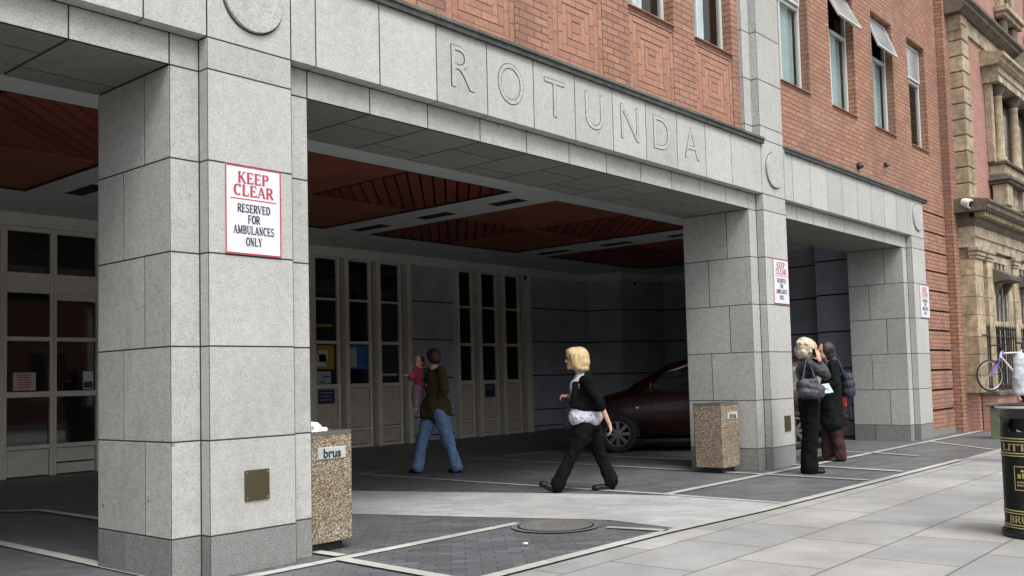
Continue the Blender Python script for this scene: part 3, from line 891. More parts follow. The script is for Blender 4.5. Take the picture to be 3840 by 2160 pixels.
# --- covered entrance: ceiling with coffers
ZC = 3.80
YC0, YC1 = 3.15, 7.38
COF = [(-6.5, -2.8), (-1.85, 1.86), (2.85, 6.57), (7.51, 11.35), (12.35, 16.1)]
ce = MB()
ce.sheet([(-14, D1-.02), (18.2, D1-.02), (18.2, YC0), (-14, YC0)][::-1], ZC)
ce.sheet([(-14, YC1), (18.2, YC1), (18.2, 9.6), (-14, 9.6)][::-1], ZC)
xs_ = [-14]+[v for c in COF for v in c]+[18.2]
for k in range(0, len(xs_), 2):
    ce.sheet([(xs_[k], YC0), (xs_[k+1], YC0), (xs_[k+1], YC1), (xs_[k], YC1)][::-1], ZC)
ceil = ce.build('ceiling', MT['ceil'], B, recalc=False)
mb = MB(); mb.box(-14, 18.2, D1-.2, 9.6, 4.0, 4.1); mb.build('floor_slab', MT['black'], B)
def clip(poly, f):
    out = []
    for i in range(len(poly)):
        p, q = poly[i], poly[(i+1) % len(poly)]
        fp, fq = f(p), f(q)
        if fp >= 0: out.append(p)
        if (fp >= 0) != (fq >= 0):
            t_ = fp/(fp-fq); out.append((p[0]+(q[0]-p[0])*t_, p[1]+(q[1]-p[1])*t_))
    return out
for cx0, cx1 in COF:
    fr = MB()
    z1 = ZC+.14
    T_ = .03
    fr.box(cx0, cx1, YC0, YC0+T_, ZC+.0015, z1); fr.box(cx0, cx1, YC1-T_, YC1, ZC+.0015, z1)
    fr.box(cx0, cx0+T_, YC0+T_, YC1-T_, ZC+.0015, z1); fr.box(cx1-T_, cx1, YC0+T_, YC1-T_, ZC+.0015, z1)
    fr.box(cx0, cx1, YC0, YC1, z1+.001, z1+.02)
    cf = fr.build('coffer', MT['black'], ceil)
    mx, my = (cx0+cx1)/2, (YC0+YC1)/2
    G_ = .035
    q = [(mx, cx1, YC0, my, 1), (cx0, mx, my, YC1, 1), (cx0, mx, YC0, my, 0), (mx, cx1, my, YC1, 0)]
    fl = MB(); sl_ = MB()
    for xa, xb, ya, yb, sl in q:
        xa += G_; xb -= G_; ya += G_; yb -= G_
        if not sl: fl.box(xa, xb, ya, yb, ZC+.02, ZC+.05)
        else:
            c0 = (xb-xa)+(yb-ya); k = -(yb-ya)
            # boards run on the diagonal x - y = const
            pitch, wd = 0.225, 0.190
            v = (xa-yb)-0.1
            while v < xb-ya:
                poly = [(xa, ya), (xb, ya), (xb, yb), (xa, yb)]
                poly = clip(poly, lambda p: (p[0]-p[1])-v)
                poly = clip(poly, lambda p: (v+wd)-(p[0]-p[1])) if poly else poly
                if len(poly) > 2: sl_.prism(poly, 'z', ZC+.02, ZC+.045)
                v += pitch
    fl.build('plain_panel', MT['woodflat'], cf); sl_.build('slatted_panel', MT['wood'], cf)
for xv in (2.2, 6.88, 11.7):
    for y0, y1 in ((3.35, 4.0), (4.8, 5.55), (6.3, 7.15)):
        v = MB(); v.box(xv, xv+.30, y0, y1, ZC-.012, ZC-.002)
        vg = v.build('ceiling_vent', MT['frame'], ceil)
        v = MB(); v.box(xv+.03, xv+.27, y0+.03, y1-.03, ZC-.016, ZC-.0125); v.build('grille', MT['black'], vg)
for (x, y) in ((4.2, 2.2), (5.6, 2.55), (9.1, 2.55)):
    v = MB(); v.lathe((x, y, ZC-.03), [(0, 0), (.09, 0), (.11, .012), (.11, .028)], 20); v.build('ceiling_light', MT['ceil'], ceil)

# --- back wall: slate-blue panels with dark joints, following a stepped line
PZ = [0.0, 0.12, 0.5, 1.3, 2.09, 2.88, 3.62]
def seg_wall(pts, name, PZ=PZ):
    core = MB(); cl = MB()
    for (a, b) in zip(pts[:-1], pts[1:]):
        a, b = Vector((*a, 0)), Vector((*b, 0)); d = (b-a); L = d.length; d.normalize()
        n = Vector((d.y, -d.x, 0))     # facing the camera side
        if n.y > 0.2 or (abs(n.y) < .5 and n.x > 0): n = -n
        core.add([a-n*.03, b-n*.03, b-n*.03+UZ*3.8, a-n*.03+UZ*3.8], [(0,1,2,3)])
        for z0, z1 in zip(PZ[:-1], PZ[1:]):
            cl.panel(a-n*.028+UZ*(z0+.014), d, UZ, n, L, z1-z0-.028, .028, .004, mi=1 if z1 < .31 and z0 < .01 else 0)
    w_ = core.build(name, MT['black'], B)
    cl.build('wall_panels', [MT['wallgrey'], MT['black']], w_)
seg_wall([(9.92, 9.0), (11.2, 9.0)], 'panelled_wall')
seg_wall([(13.62, 9.0), (15.9, 8.95), (16.16, 8.12), (17.5, 7.75), (17.8, 4.9)], 'panelled_wall')
seg_wall([(14.55, 4.9), (14.3, 2.12), (13.87, 2.0), (13.86, 1.02)], 'panelled_wall', [0, .30, .58, 1.26, 1.94, 2.63, 3.27, 3.62])
# cream band over the back wall
bd = MB()
bd.cbox(-14, 13.7, 8.90, 9.2, 3.60, 3.797, .01)
def band(a, b):
    a, b = Vector((*a, 0)), Vector((*b, 0)); d = (b-a).normalized(); n = Vector((d.y, -d.x, 0))
    if n.y > 0.2 or (abs(n.y) < .5 and n.x > 0): n = -n
    bd.panel(a-n*.02+UZ*3.60-d*.04, d, UZ, n, (b-a).length+.08, .196, .10, .008)
for a, b in (((13.7,9.0),(15.9,8.95)),((15.9,8.95),(16.16,8.12)),((16.16,8.12),(17.5,7.75)),((17.5,7.75),(17.8,4.9)),((14.55,4.9),(14.3,2.12)),((14.3,2.12),(13.87,2.0)),((13.87,2.0),(13.86,1.02))): band(a, b)
bd.build('wall_band', MT['cream'], B)
mb = MB(); mb.box(-14, 22, 9.45, 9.6, -.1, 10.4); mb.box(-14, 13.62, 9.22, 9.3, 0, 3.99); mb.box(-14.1,-14,0.1,9.3,0,10.4); mb.box(18.2,18.4,.7,9.4,0,10.4); mb.build('rear_wall', MT['black'], B)
mb = MB(); mb.box(3.75, 7.3, 9.0, 9.1, 0, 3.62); mb.box(-14, 1.5, 9.0, 9.1, 0, 3.62); mb.build('rear_infill', MT['infill'], B)
mb = MB(); mb.box(14.0,18.0,.4,.6,0,4.2); mb.box(14.6,18.0,4.93,5.0,0,3.8); mb.build('flank_wall', MT['wallgrey'], B)

def tall_window(x0, x1, y=9.0, notice=None):
    """one full-height entrance window: three panes over a timber infill"""
    fr = MB(); fw = 0.06
    a, b = x0-fw, x1+fw
    for xa, xb in ((a, x0), (x1, b)): fr.cbox(xa, xb, y-.03, y+.08, .0, 3.60, .005)
    for z0, z1 in ((3.57,3.60),(2.79,2.83),(1.97,2.03),(1.14,1.22),(.33,.38),(0,.06)): fr.cbox(x0+.001, x1-.001, y-.028, y+.075, z0, z1, .004)
    wn = fr.build('entrance_window', MT['frame'], B)
    for z0, z1 in ((2.83,3.57),(2.03,2.79),(1.22,1.97)):
        p = MB(); p.box(x0, x1, y+.02, y+.03, z0, z1); p.build('pane', MT['glass'], wn)
    p = MB(); p.panel((x0+.01, y+.02, .39), UX, UZ, -UY, x1-x0-.02, .74, .02, .006); p.panel((x0+.01, y+.02, .07), UX, UZ, -UY, x1-x0-.02, .25, .02, .006)
    p.build('infill_panel', MT['infill'], wn)
    return wn
for x0, x1 in ((7.6,8.09),(8.38,8.86),(9.17,9.64),(11.31,11.72),(12.05,12.5),(12.84,13.27)): tall_window(x0, x1)
for x0, x1 in ((7.35,7.5),(8.20,8.27),(8.98,9.06),(9.77,9.88),(11.2,11.25),(11.84,11.94),(12.62,12.72),(13.42,13.6)):
    m = MB(); m.cbox(x0, x1, 8.86, 9.08, 0, 3.598, .006); m.build('mullion', MT['frame'], B)
def door_light(x0, x1, y=9.0, door=False):
    fr = MB(); fw = .045
    for xa, xb in ((x0-fw, x0), (x1, x1+fw)): fr.cbox(xa, xb, y-.03, y+.08, 0, 3.6, .005)
    rows = [(3.54,3.6),(2.65,2.94),(1.955,2.015),(1.145,1.225),(.40,.46)]
    for z0, z1 in rows: fr.cbox(x0+.001, x1-.001, y-.028, y+.07, z0, z1, .004)
    if door: fr.cbox(x0+.001, x1-.001, y-.015, y+.06, 2.56, 2.648, .004)
    wn = fr.build('entrance_door' if door else 'entrance_window', MT['frame'], B)
    for z0, z1 in ((2.94,3.54),(2.015,2.56 if door else 2.65),(1.225,1.955),(.46,1.145)):
        p = MB(); p.box(x0, x1, y+.02, y+.03, z0, z1); p.build('pane', MT['glass'], wn)
    p = MB()
    if door: p.panel((x0+.01, y+.02, .19), UX, UZ, -UY, x1-x0-.02, .20, .025, .006); p.panel((x0+.01, y+.02, .02), UX, UZ, -UY, x1-x0-.02, .15, .03, .006)
    else: p.panel((x0+.01, y+.02, .02), UX, UZ, -UY, x1-x0-.02, .37, .03, .006)
    p.build('infill_panel', MT['cream'], wn)
door_light(1.57, 2.17); door_light(2.262, 2.855); door_light(2.95, 3.53, door=True)

# ------------------------------------------------------------------ signs, plaques, cameras on the building
def ambulance_sign(x0, x1, z0, z1, label, group='keep clear signs on the pillars'):
    r_ = empty('warning_sign', ((x0+x1)/2, 0, z0))
    tag(r_, label, 'sign', group)
    w_, h_ = x1-x0, z1-z0
    m = MB(); m.cbox(-w_/2, w_/2, -.010, -.001, 0, h_, .002); m.build('board', MT['signwhite'], r_)
    m = MB()
    bw_ = .009
    for a, b, c, d in ((-w_/2, w_/2, 0, bw_), (-w_/2, w_/2, h_-bw_, h_), (-w_/2, -w_/2+bw_, bw_, h_-bw_), (w_/2-bw_, w_/2, bw_, h_-bw_)):
        m.box(a, b, -.0118, -.0095, c, d)
    k = h_/.59
    m.box(-w_*.41, w_*.41, -.0112, -.0095, h_*.618, h_*.618+.007)
    def pl(zc): return lambda u, v, n: (u, -.010-n, zc+v)
    serif_text(m, 'KEEP', .075*k, .98, pl(h_*.805), bold=1.3); serif_text(m, 'CLEAR', .075*k, .98, pl(h_*.66), bold=1.3)
    m.build('red_lettering', MT['signred'], r_)
    m = MB()
    for s, zc, sx in (('RESERVED', .475, .70), ('FOR', .355, .68), ('AMBULANCES', .232, .66), ('ONLY', .10, .66)):
        serif_text(m, s, .055*k, sx, pl(h_*zc), bold=1.45)
    m.build('black_lettering', MT['signblack'], r_)
ambulance_sign(.118, .545, 2.078, 2.668, 'red-bordered KEEP CLEAR sign on the nearest, widest granite pillar')
ambulance_sign(7.955, 8.385, 2.088, 2.668, 'narrow-looking KEEP CLEAR sign on the middle pillar, above the phoning woman')
ambulance_sign(13.48, 13.95, 2.085, 2.655, 'farthest KEEP CLEAR sign, on the last pillar beside the brick wall')
def plaque(x0, x1, z0, z1, label):
    m = MB(); m.cbox(x0, x1, -.012, -.001, z0, z1, .003)
    p_ = tag(m.build('metal_plaque', MT['bronze']), label, 'plaque', 'blank bronze plates low on the pillars')
    m = MB()
    for x in (x0+.016, x1-.016):
        for z in (z0+.016, z1-.016):
            vs = [(x+.005*math.cos(a*math.pi/4), -.0135, z+.005*math.sin(a*math.pi/4)) for a in range(8)]
            m.add(vs, [list(range(8))])
    m.build('screw', MT['steel'], p_)
plaque(.247, .433, .463, .661, 'blank bronze plate with four screws, low on the nearest pillar')
plaque(8.107, 8.275, .455, .653, 'small dark plate low on the middle pillar, right of the pebble bin')

def cctv(loc, rz, label, white=True, s=1.0):
    r_ = empty('security_camera', loc, rz)
    tag(r_, label, 'camera')
    m = MB(); m.tube([(0,0,0),(0,-.10*s,0),(0,-.22*s,.01*s)], .022*s, 10); m.lathe((0,-.22*s,0), [(0,0),(.04*s,0),(.04*s,.05*s),(0,.05*s)], 14); m.build('bracket', MT['camwhite'] if white else MT['ceil'], r_)
    m = MB(); m.tube([(-.02*s,-.20*s,.15*s),(0,-.36*s,.09*s)], [.085*s,.085*s], 18); m.lathe((0,-.23*s,.05*s), [(.03*s,0),(.06*s,.04*s),(.06*s,.1*s)], 14); m.build('housing', MT['camwhite'] if white else MT['ceil'], r_)
    d = Vector((.02,-.16,-.06)).normalized()*s
    c_ = Vector((0,-.36,.09))*s
    m = MB(); m.tube([c_-d*.004, c_+d*.008], [.055*s,.055*s], 16); m.build('lens', MT['iron'], r_)
cctv((15.86,-.012,4.18), R(-35), 'white CCTV camera on a bracket high on the brick pier by the old stone building', s=1.05)
cctv((13.5,8.86,3.45), R(-60), 'small grey floodlight at the end of the entrance windows, under the cream band', False, .9)
cctv((16.5,7.95,3.42), R(-50), 'small grey floodlight on the stepped blue-grey wall, left of the middle pillar', False, .9)

def flat_notice(name, x0, x1, z0, z1, mat, label, y=9.015, cat='notice', marks=None):
    m = MB(); m.box(x0, x1, y-.004, y, z0, z1)
    o = tag(m.build(name, mat), label, cat)
    if marks:
        for mn, mm, rects in marks:
            k = MB()
            for a, b, c, d in rects: k.box(x0+(x1-x0)*a, x0+(x1-x0)*b, y-.0058, y-.0042, z0+(z1-z0)*c, z0+(z1-z0)*d)
            k.build(mn, mm, o)
rr_ = [(.15+.05*(i%2), .85-.07*(i%3), .84-.14*i, .90-.14*i) for i in range(6)]
flat_notice('notice', 2.36, 2.67, 1.245, 1.50, MT['notice'], 'pale notice with red lines of print, taped inside the leftmost window pane', marks=[('print_lines', MT['signred'], rr_)])
flat_notice('notice', 3.35, 3.50, 1.245, 1.51, MT['signwhite'], 'white and navy notice on the glass of the leftmost entrance door', marks=[('navy_band', MT['navy'], [(.05,.95,.05,.42)])])
flat_notice('painted_reflection', 7.62, 8.03, 1.50, 1.95, MT['yellow'], 'yellow reflection with a pale blotch, painted on a card behind the first pane right of the near pillar', cat='painted_reflection', marks=[('pale_blotch', MT['signwhite'], [(.05,.55,.12,.62),(.15,.65,.3,.8)])])  # yellow street reflection painted as a flat card in the pane
flat_notice('sheet', 7.63, 7.95, 1.235, 1.46, MT['blind'], 'pale car reflection painted on a flat card below the yellow reflection', cat='sheet', marks=[('dark_edge', MT['navy'], [(.4,.9,.5,.62),(.2,.5,.1,.2)])])  # reflection of a parked car painted as a pale flat sheet
flat_notice('strip', 7.62, 8.0, 2.29, 2.345, MT['yellow'], 'thin strip of yellow reflection painted behind the middle pane, above the larger one', cat='strip')  # upper streak of the yellow reflection, painted as a strip
flat_notice('painted_reflection', 8.40, 8.84, 1.50, 1.95, MT['blue'], 'blue and grey reflection painted on a card in the second window from the near pillar', cat='painted_reflection', marks=[('grey_panel', MT['blind'], [(.05,.38,.1,.9)]), ('dark_stripe', MT['navy'], [(.42,.46,0,1)])])  # blue reflection in the glass put into the colours of a card
flat_notice('notice', 7.64, 8.02, .86, 1.12, MT['navy'], 'dark navy notice on the panel just above the near pebble bin', y=8.995, marks=[('pale_print', MT['blind'], [(.1,.9,.75,.8),(.1,.8,.5,.54),(.1,.85,.25,.29)])])
flat_notice('notice', 12.12, 12.44, .85, 1.13, MT['navy'], 'small dark notice on a door panel left of the walking woman', y=8.995, marks=[('pale_print', MT['blind'], [(.1,.9,.8,.84),(.1,.8,.62,.66)])])
flat_notice('tray', 9.18, 9.58, 1.36, 1.40, MT['white'], 'thin white shelf edge behind the third pane right of the near pillar', cat='shelf')

# ------------------------------------------------------------------ pebble bins
def pebble_bin(x0, y0, h, label, off):
    r_ = empty('litter_bin', (x0+.21, y0+.21, 0))
    tag(r_, label, 'bin', 'pebble-faced concrete bins by the pillars')
    m = MB(); m.cbox(-.15,.15,-.15,.15,0,.07,.01); m.build('base', MT['iron'], r_)
    s = .21; c = .022
    m = MB()
    def octo(s, c): return [(-s+c,-s),(s-c,-s),(s,-s+c),(s,s-c),(s-c,s),(-s+c,s),(-s,s-c),(-s,-s+c)]
    lv = [(.07, s-.012), (.075, s-.004), (h-.03, s), (h-.026, s-.004)]
    vs = []
    for z, q in lv: vs += [(x, y, z) for x, y in octo(q, c)]
    m.add(vs, [(i*8+k, i*8+(k+1) % 8, (i+1)*8+(k+1) % 8, (i+1)*8+k) for i in range(3) for k in range(8)]+[list(range(8))[::-1]])
    m.build('drum', MT['agg'], r_)
    m = MB()
    o1, o2, o3 = octo(s+.001, c), octo(s-.035, c), octo(s-.045, c)
    vs = [(x,y,h-.0265) for x,y in o1]+[(x,y,h) for x,y in o1]+[(x,y,h) for x,y in o2]+[(x,y,h-.25) for x,y in o3]
    m.add(vs, [(i*8+k, i*8+(k+1) % 8, (i+1)*8+(k+1) % 8, (i+1)*8+k) for i in range(3) for k in range(8)])
    m.build('rim', MT['lichen'], r_)
    m = MB(); m.sheet(o3, h-.2); m.build('liner', MT['black'], r_)
    m = MB(); m.cbox(off-.125, off+.125, -s-.006, -s+.004, h-.20, h-.115, .003)
    lb = m.build('name_plate', MT['plategrey'], r_)
    text_mesh('plate_lettering', 'brus', .090, .0006, .0032, MT['signblack'], lb, Matrix.Translation((off, -s-.0068, h-.158)) @ Matrix.Rotation(R(90), 4, 'X'), 1.0)
    return r_
pebble_bin(.85, .15, .868, 'pebble-dashed square concrete bin with a brus plate, beside the nearest pillar', 0.01)
pebble_bin(7.03, .28, .855, 'farther pebble-dashed concrete bin standing left of the middle pillar', 0.03)
random.seed(3)
m = MB()
def crumple(m, c, r, seed):
    rnd = random.Random(seed)
    bm = bmesh.new(); bmesh.ops.create_icosphere(bm, subdivisions=2, radius=r)
    vs = [Vector(c)+v.co*rnd.uniform(.65, 1.2) for v in bm.verts]
    fs = [[v.index for v in f.verts] for f in bm.faces]; bm.free()
    m.add(vs, fs)
for k, (a, b, r) in enumerate(((.93,.30,.06),(.99,.24,.055),(1.03,.32,.05),(.90,.24,.04),(1.10,.28,.03),(.97,.40,.05))): crumple(m, (a, b, .865+(.02 if k < 2 else 0)), r, k)
m.box(.87,1.1,.22,.45,.70,.83)
tag(m.build('rubbish', MT['tissue'], recalc=False), 'heap of white crumpled paper spilling over the top of the nearer pebble bin', 'rubbish')

# ------------------------------------------------------------------ black and gold litter bin
lb = empty('litter_bin', (4.215, -3.835, 0))
tag(lb, 'black cast litter bin with gold bands and lettering, at the right edge', 'bin')
RB = .27
m = MB()
m.lathe((0,0,0), [(0,0),(RB-.0,0),(RB+.005,.02),(RB+.005,.045),(RB-.02,.06),(RB-.02,.745)], 48)
m.build('body', MT['binblack'], lb)
m = MB(); m.lathe((0,0,0), [(RB-.02,.835),(RB-.018,.84),(RB-.012,.895),(RB+.006,.905),(RB+.006,.925),(RB-.03,.935),(0,.95)], 48); m.build('hood', MT['binblack'], lb)
m = MB(); m.lathe((0,0,0), [(RB+.0075,.907),(RB+.009,.915),(RB+.0075,.923)], 48); m.build('rim', MT['ceil'], lb)
TC = R(192.85)
for k in range(4):
    c_ = TC+R(-65)+k*math.pi/2; m = MB()
    m.lathe((0,0,0), [(RB-.02,.744),(RB-.02,.836),(RB-.05,.836),(RB-.05,.744),(RB-.02,.744)], 6, a0=c_-R(14), a1=c_+R(14))
    m.build('post', MT['binblack'], lb)
m = MB(); m.lathe((0,0,0), [(RB-.06,.70),(RB-.06,.84)], 32); m.lathe((0,0,0), [(0,.70),(RB-.03,.70)], 32); m.build('liner', MT['black'], lb)
for z in (.695,.676,.592,.574,.190,.172,.090,.072):
    m = MB(); m.lathe((0,0,0), [(RB-.0202,z-.004),(RB-.0145,z-.003),(RB-.0145,z+.003),(RB-.0202,z+.004)], 64); m.build('gold_band', MT['gold'], lb)
def wrap(c0, z0, rr=RB-.02): return lambda u, v, n: ((rr+n)*math.cos(TC+c0+u/rr), (rr+n)*math.sin(TC+c0+u/rr), z0+v)
m = MB(); serif_text(m, 'LITTER', .050, 1.52, wrap(R(-29), .609), .0015, 1.15); m.build('gold_lettering', MT['gold'], lb)
m = MB(); serif_text(m, 'BRUS', .050, 1.25, wrap(R(-35), .106), .0015, 1.15); m.build('gold_lettering', MT['gold'], lb)
m = MB()
pw = wrap(R(-18), .335)
def wrect(m, u0, u1, v0, v1, n=.0018):
    k = 8
    vs = [pw(u0+(u1-u0)*i/k, v, n) for v in (v0, v1) for i in range(k+1)]
    m.add(vs, [(i, i+1, k+2+i, k+1+i) for i in range(k)])
hw = .107
for a in ((-hw,hw,0,.007),(-hw,hw,.163,.170),(-hw,-hw+.007,.007,.163),(hw-.007,hw,.007,.163)): wrect(m, *a)
rnd = random.Random(5)
for (u0, u1, v0, v1) in ((-.055,-.03,.13,.145),(-.08,-.055,.085,.115),(-.045,-.01,.085,.12),(.0,.03,.088,.12),(.045,.075,.085,.115)): wrect(m, u0, u1, v0, v1)
for v0 in (.052, .030):
    u = -.085
    while u < .08:
        w_ = rnd.uniform(.008, .02); wrect(m, u, u+w_, v0, v0+.012); u += w_+.005
m.build('gold_plate', MT['gold'], lb)
m = MB()
for k, (a, rr) in enumerate(((-60,.16),(-40,.17),(-15,.15),(20,.15),(60,.14),(120,.13),(200,.14))):
    crumple(m, (4.215+rr*math.cos(TC+R(a)), -3.835+rr*math.sin(TC+R(a)), .735), .05, k+20)
tag(m.build('rubbish', MT['paper'], recalc=False), 'pale rubbish showing through the opening of the black and gold bin', 'rubbish')
# olive cabinet
gx = empty('utility_cabinet', (14.08, -1.10, 0), R(4))
tag(gx, 'low olive green cabinet with a pale lid, half hidden behind the black bin', 'cabinet')
m = MB(); m.cbox(-.13,.22,-.15,.2,0,.54,.012); m.build('body', MT['greenbox'], gx)
m = MB(); m.cbox(-.19,.28,-.21,.26,.542,.59,.012); m.build('lid', MT['lichen'], gx)

# ------------------------------------------------------------------ old stone and brick building
OB = empty('old_building', (0, 0, 0))
tag(OB, 'Victorian pink brick and yellow sandstone building with quoins, columns and dark cornices', 'building')
YO = -.20; X0 = 15.92; XE = 34.0
m = MB(); m.box(X0, XE, YO, .55, 0.0, 13.0); m.build('brick_wall', MT['redbrick'], OB)
m = MB()
z = 4.42; k = 0
while z < 8.0:
    r_ = X0+(.40 if k % 2 == 0 else .36)
    m.cbox(X0-.035, r_, YO-.05, .2, z+.012, z+.298, .012); z += .31; k += 1
m.build('quoin', MT['sandstone'], OB)
m = MB(); m.box(X0-.025, X0+.33, YO-.035, .2, 4.4, 8.05); m.build('quoin_joint', MT['sootstone'], OB)
# ground floor stone facing
zz = [.72,1.05,1.45,1.78,2.2,2.55,2.95,3.28]
def part(name, mat, fn):
    m = MB(); fn(m); return m.build(name, mat, OB)
def courses(m, xa, xb, y0, y1):
    for a, b in zip(zz[:-1], zz[1:]): m.cbox(xa, xb, y0, y1, a+.003, b-.003, .008)
part('pilaster', MT['sandstone'], lambda m: courses(m, X0-.045, X0+.47, YO-.07, .3))
for xa in (X0+.70, X0+2.65, X0+4.6, X0+6.55): part('pilaster', MT['sandstone'], lambda m: courses(m, xa, xa+.34, YO-.09, YO+.05))
def cap(m, xa, wd):
    for q, (z0, z1) in enumerate(((3.28,3.33),(3.335,3.41),(3.415,3.50))): m.cbox(xa-.02*q, xa+wd+.02*q, YO-.11-.025*q, YO+.04, z0, z1, .008)
for xa, wd in ((X0-.06,.56),(X0+.67,.40),(X0+2.62,.40),(X0+4.57,.40),(X0+6.52,.4)): part('capital', MT['palestone'], lambda m: cap(m, xa, wd))
xw = X0+1.06
for xa in [xw+1.95*k for k in range(4)]:
    m = MB()
    m.cbox(xa-.02, xa+.24, YO-.055, YO+.05, .75, 3.45, .01); m.cbox(xa+1.22, xa+1.56, YO-.055, YO+.05, .75, 3.45, .01)
    m.cbox(xa+.24, xa+1.22, YO-.05, YO+.05, 2.0, 2.12, .01); m.cbox(xa+.24, xa+1.22, YO-.045, YO+.05, 3.3, 3.449, .01)
    ws = m.build('window', MT['palestone'], OB)
    m = MB(); m.box(xa+.2, xa+1.25, YO-.012, YO+.03, .8, 3.3); m.build('pane', MT['glass'], ws)
    m = MB()
    for x in (xa+.24, xa+.55, xa+.85, xa+1.15): m.cbox(x, x+.07, YO-.03, YO+.0, .8, 3.3, .005)
    m.build('window_frame', MT['palestone'], ws)
    m = MB()
    m.prism([(YO,2.88),(YO-.34,2.93),(YO-.36,3.00),(YO-.12,3.14),(YO,3.16)], 'x', xa+.12, xa+1.15)
    for x in (xa+.2, xa+.95): m.prism([(YO-.001,2.6),(YO-.08,2.7),(YO-.2,2.885),(YO-.001,2.885)], 'x', x, x+.12)
    m.build('window_hood', MT['sootstone'], ws)
m = MB()
m.prism([(.2,3.50),(YO-.10,3.50),(YO-.10,3.68),(YO-.13,3.69),(YO-.13,3.72),(YO-.11,3.73),(YO-.11,3.90),(.2,3.90)], 'x', X0-.06, XE); m.build('entablature', MT['palestone'], OB)
m = MB()
m.prism([(.2,3.90),(YO-.13,3.90),(YO-.17,3.96),(YO-.17,4.05),(.2,4.05)], 'x', X0-.10, XE)
m.prism([(.2,4.15),(YO-.34,4.15),(YO-.40,4.20),(YO-.40,4.27),(YO-.44,4.30),(YO-.44,4.34),(YO-.05,4.42),(.2,4.42)], 'x', X0-.26, XE)
lc = m.build('lower_cornice', MT['sootstone'], OB)
m = MB()
x = X0-.05
while x < 24: m.cbox(x, x+.09, YO-.30, YO-.1, 4.055, 4.148, .006); x += .165
m.build('dentil_band', MT['sandstone'], lc)
m = MB(); m.prism([(.2,7.72),(YO-.04,7.72),(YO-.05,7.80),(YO-.03,7.82),(YO-.03,8.02),(.2,8.02)], 'x', X0-.05, XE); m.build('stone_band', MT['palestone'], OB)
m = MB(); m.prism([(.2,8.02),(YO-.08,8.02),(YO-.20,8.12),(YO-.20,8.18),(YO-.26,8.22),(YO-.26,8.28),(.2,8.36)], 'x', X0-.24, XE); m.build('upper_cornice', MT['sootstone'], OB)
# column screen and balcony
for q, xa in enumerate((17.45, 24.6)):
    for k in range(4):
        cx_ = xa+.28+1.25*k
        m = MB(); m.lathe((cx_, YO-.16, 5.42), [(.13,0),(.13,.05),(.105,.09),(.108,.5),(.09,1.28),(.10,1.30),(.10,1.33)], 20)
        m.cbox(cx_-.14, cx_+.14, YO-.30, YO-.02, 5.36, 5.42, .006); co_ = m.build('column', MT['sandstone'], OB)
        m = MB(); m.lathe((cx_, YO-.16, 6.75), [(.10,0),(.115,.05),(.16,.14),(.17,.18)], 12); m.cbox(cx_-.16, cx_+.16, YO-.33, YO, 6.93, 6.98, .006); m.build('capital', MT['sootstone'], co_)
        m = MB(); m.lathe((cx_+.42, YO-.06, 5.42), [(.075,0),(.07,.06),(.06,1.33),(.10,1.51)], 14); m.build('slender_column', MT['sandstone'], OB)
    m = MB(); m.cbox(xa-.06, xa+.10, YO-.14, YO, 5.36, 6.975, .01); m.build('pilaster', MT['sandstone'], OB)
    m = MB(); m.box(xa+.14, xa+4.6, YO-.015, YO+.02, 5.42, 6.98); m.build('window_glass', MT['glass'], OB)
    m = MB(); m.prism([(YO,6.98),(YO-.30,6.98),(YO-.30,7.12),(YO-.33,7.14),(YO-.31,7.15),(YO-.31,7.30),(YO,7.30)], 'x', xa-.12, xa+5.0); m.build('entablature', MT['palestone'], OB)
    m = MB(); m.prism([(YO,7.30),(YO-.34,7.30),(YO-.40,7.36),(YO-.40,7.42),(YO-.46,7.45),(YO-.46,7.52),(YO,7.62)], 'x', xa-.26, xa+5.1); m.build('hood_cornice', MT['sandstone'], OB)
    pts = [(xa+1.75+1.7*t/12, 7.60+.66*math.sin(t*math.pi/12)) for t in range(13)]
    m = MB()
    m.prism(pts+[(xa+3.3,7.60),(xa+1.9,7.60)], 'y', YO-.05, YO)
    m.prism(pts+[(p[0], p[1]-.10) for p in pts[::-1]], 'y', YO-.42, YO-.0502)
    m.build('pediment', MT['sootstone'], OB)
    m = MB()
    for z0, z1, d in ((4.90,4.96,.40),(4.965,5.02,.44),(5.025,5.10,.36),(5.30,5.36,.36)): m.cbox(xa-.02-(d-.36), xa+4.9, YO-d, YO, z0, z1, .008)
    br = m.build('balcony', MT['sootstone'], OB)
    m = MB(); m.cbox(xa+.01, xa+4.85, YO-.30, YO, 5.105, 5.295, .008); m.build('balcony_band', MT['palestone'], br)
    for k in range(5):
        cx_ = xa+1.2*k
        m = MB(); m.cbox(cx_, cx_+.36, YO-.34, YO-.05, 4.45, 4.895, .01); m.build('pedestal', MT['palestone'], br)
        for j in range(5):
            if k == 4: break
            m = MB(); m.lathe((cx_+.44+.16*j, YO-.22, 4.46), [(.05,0),(.03,.04),(.055,.16),(.03,.32),(.05,.40),(.05,.43)], 8); m.build('baluster', MT['sandstone'], br)
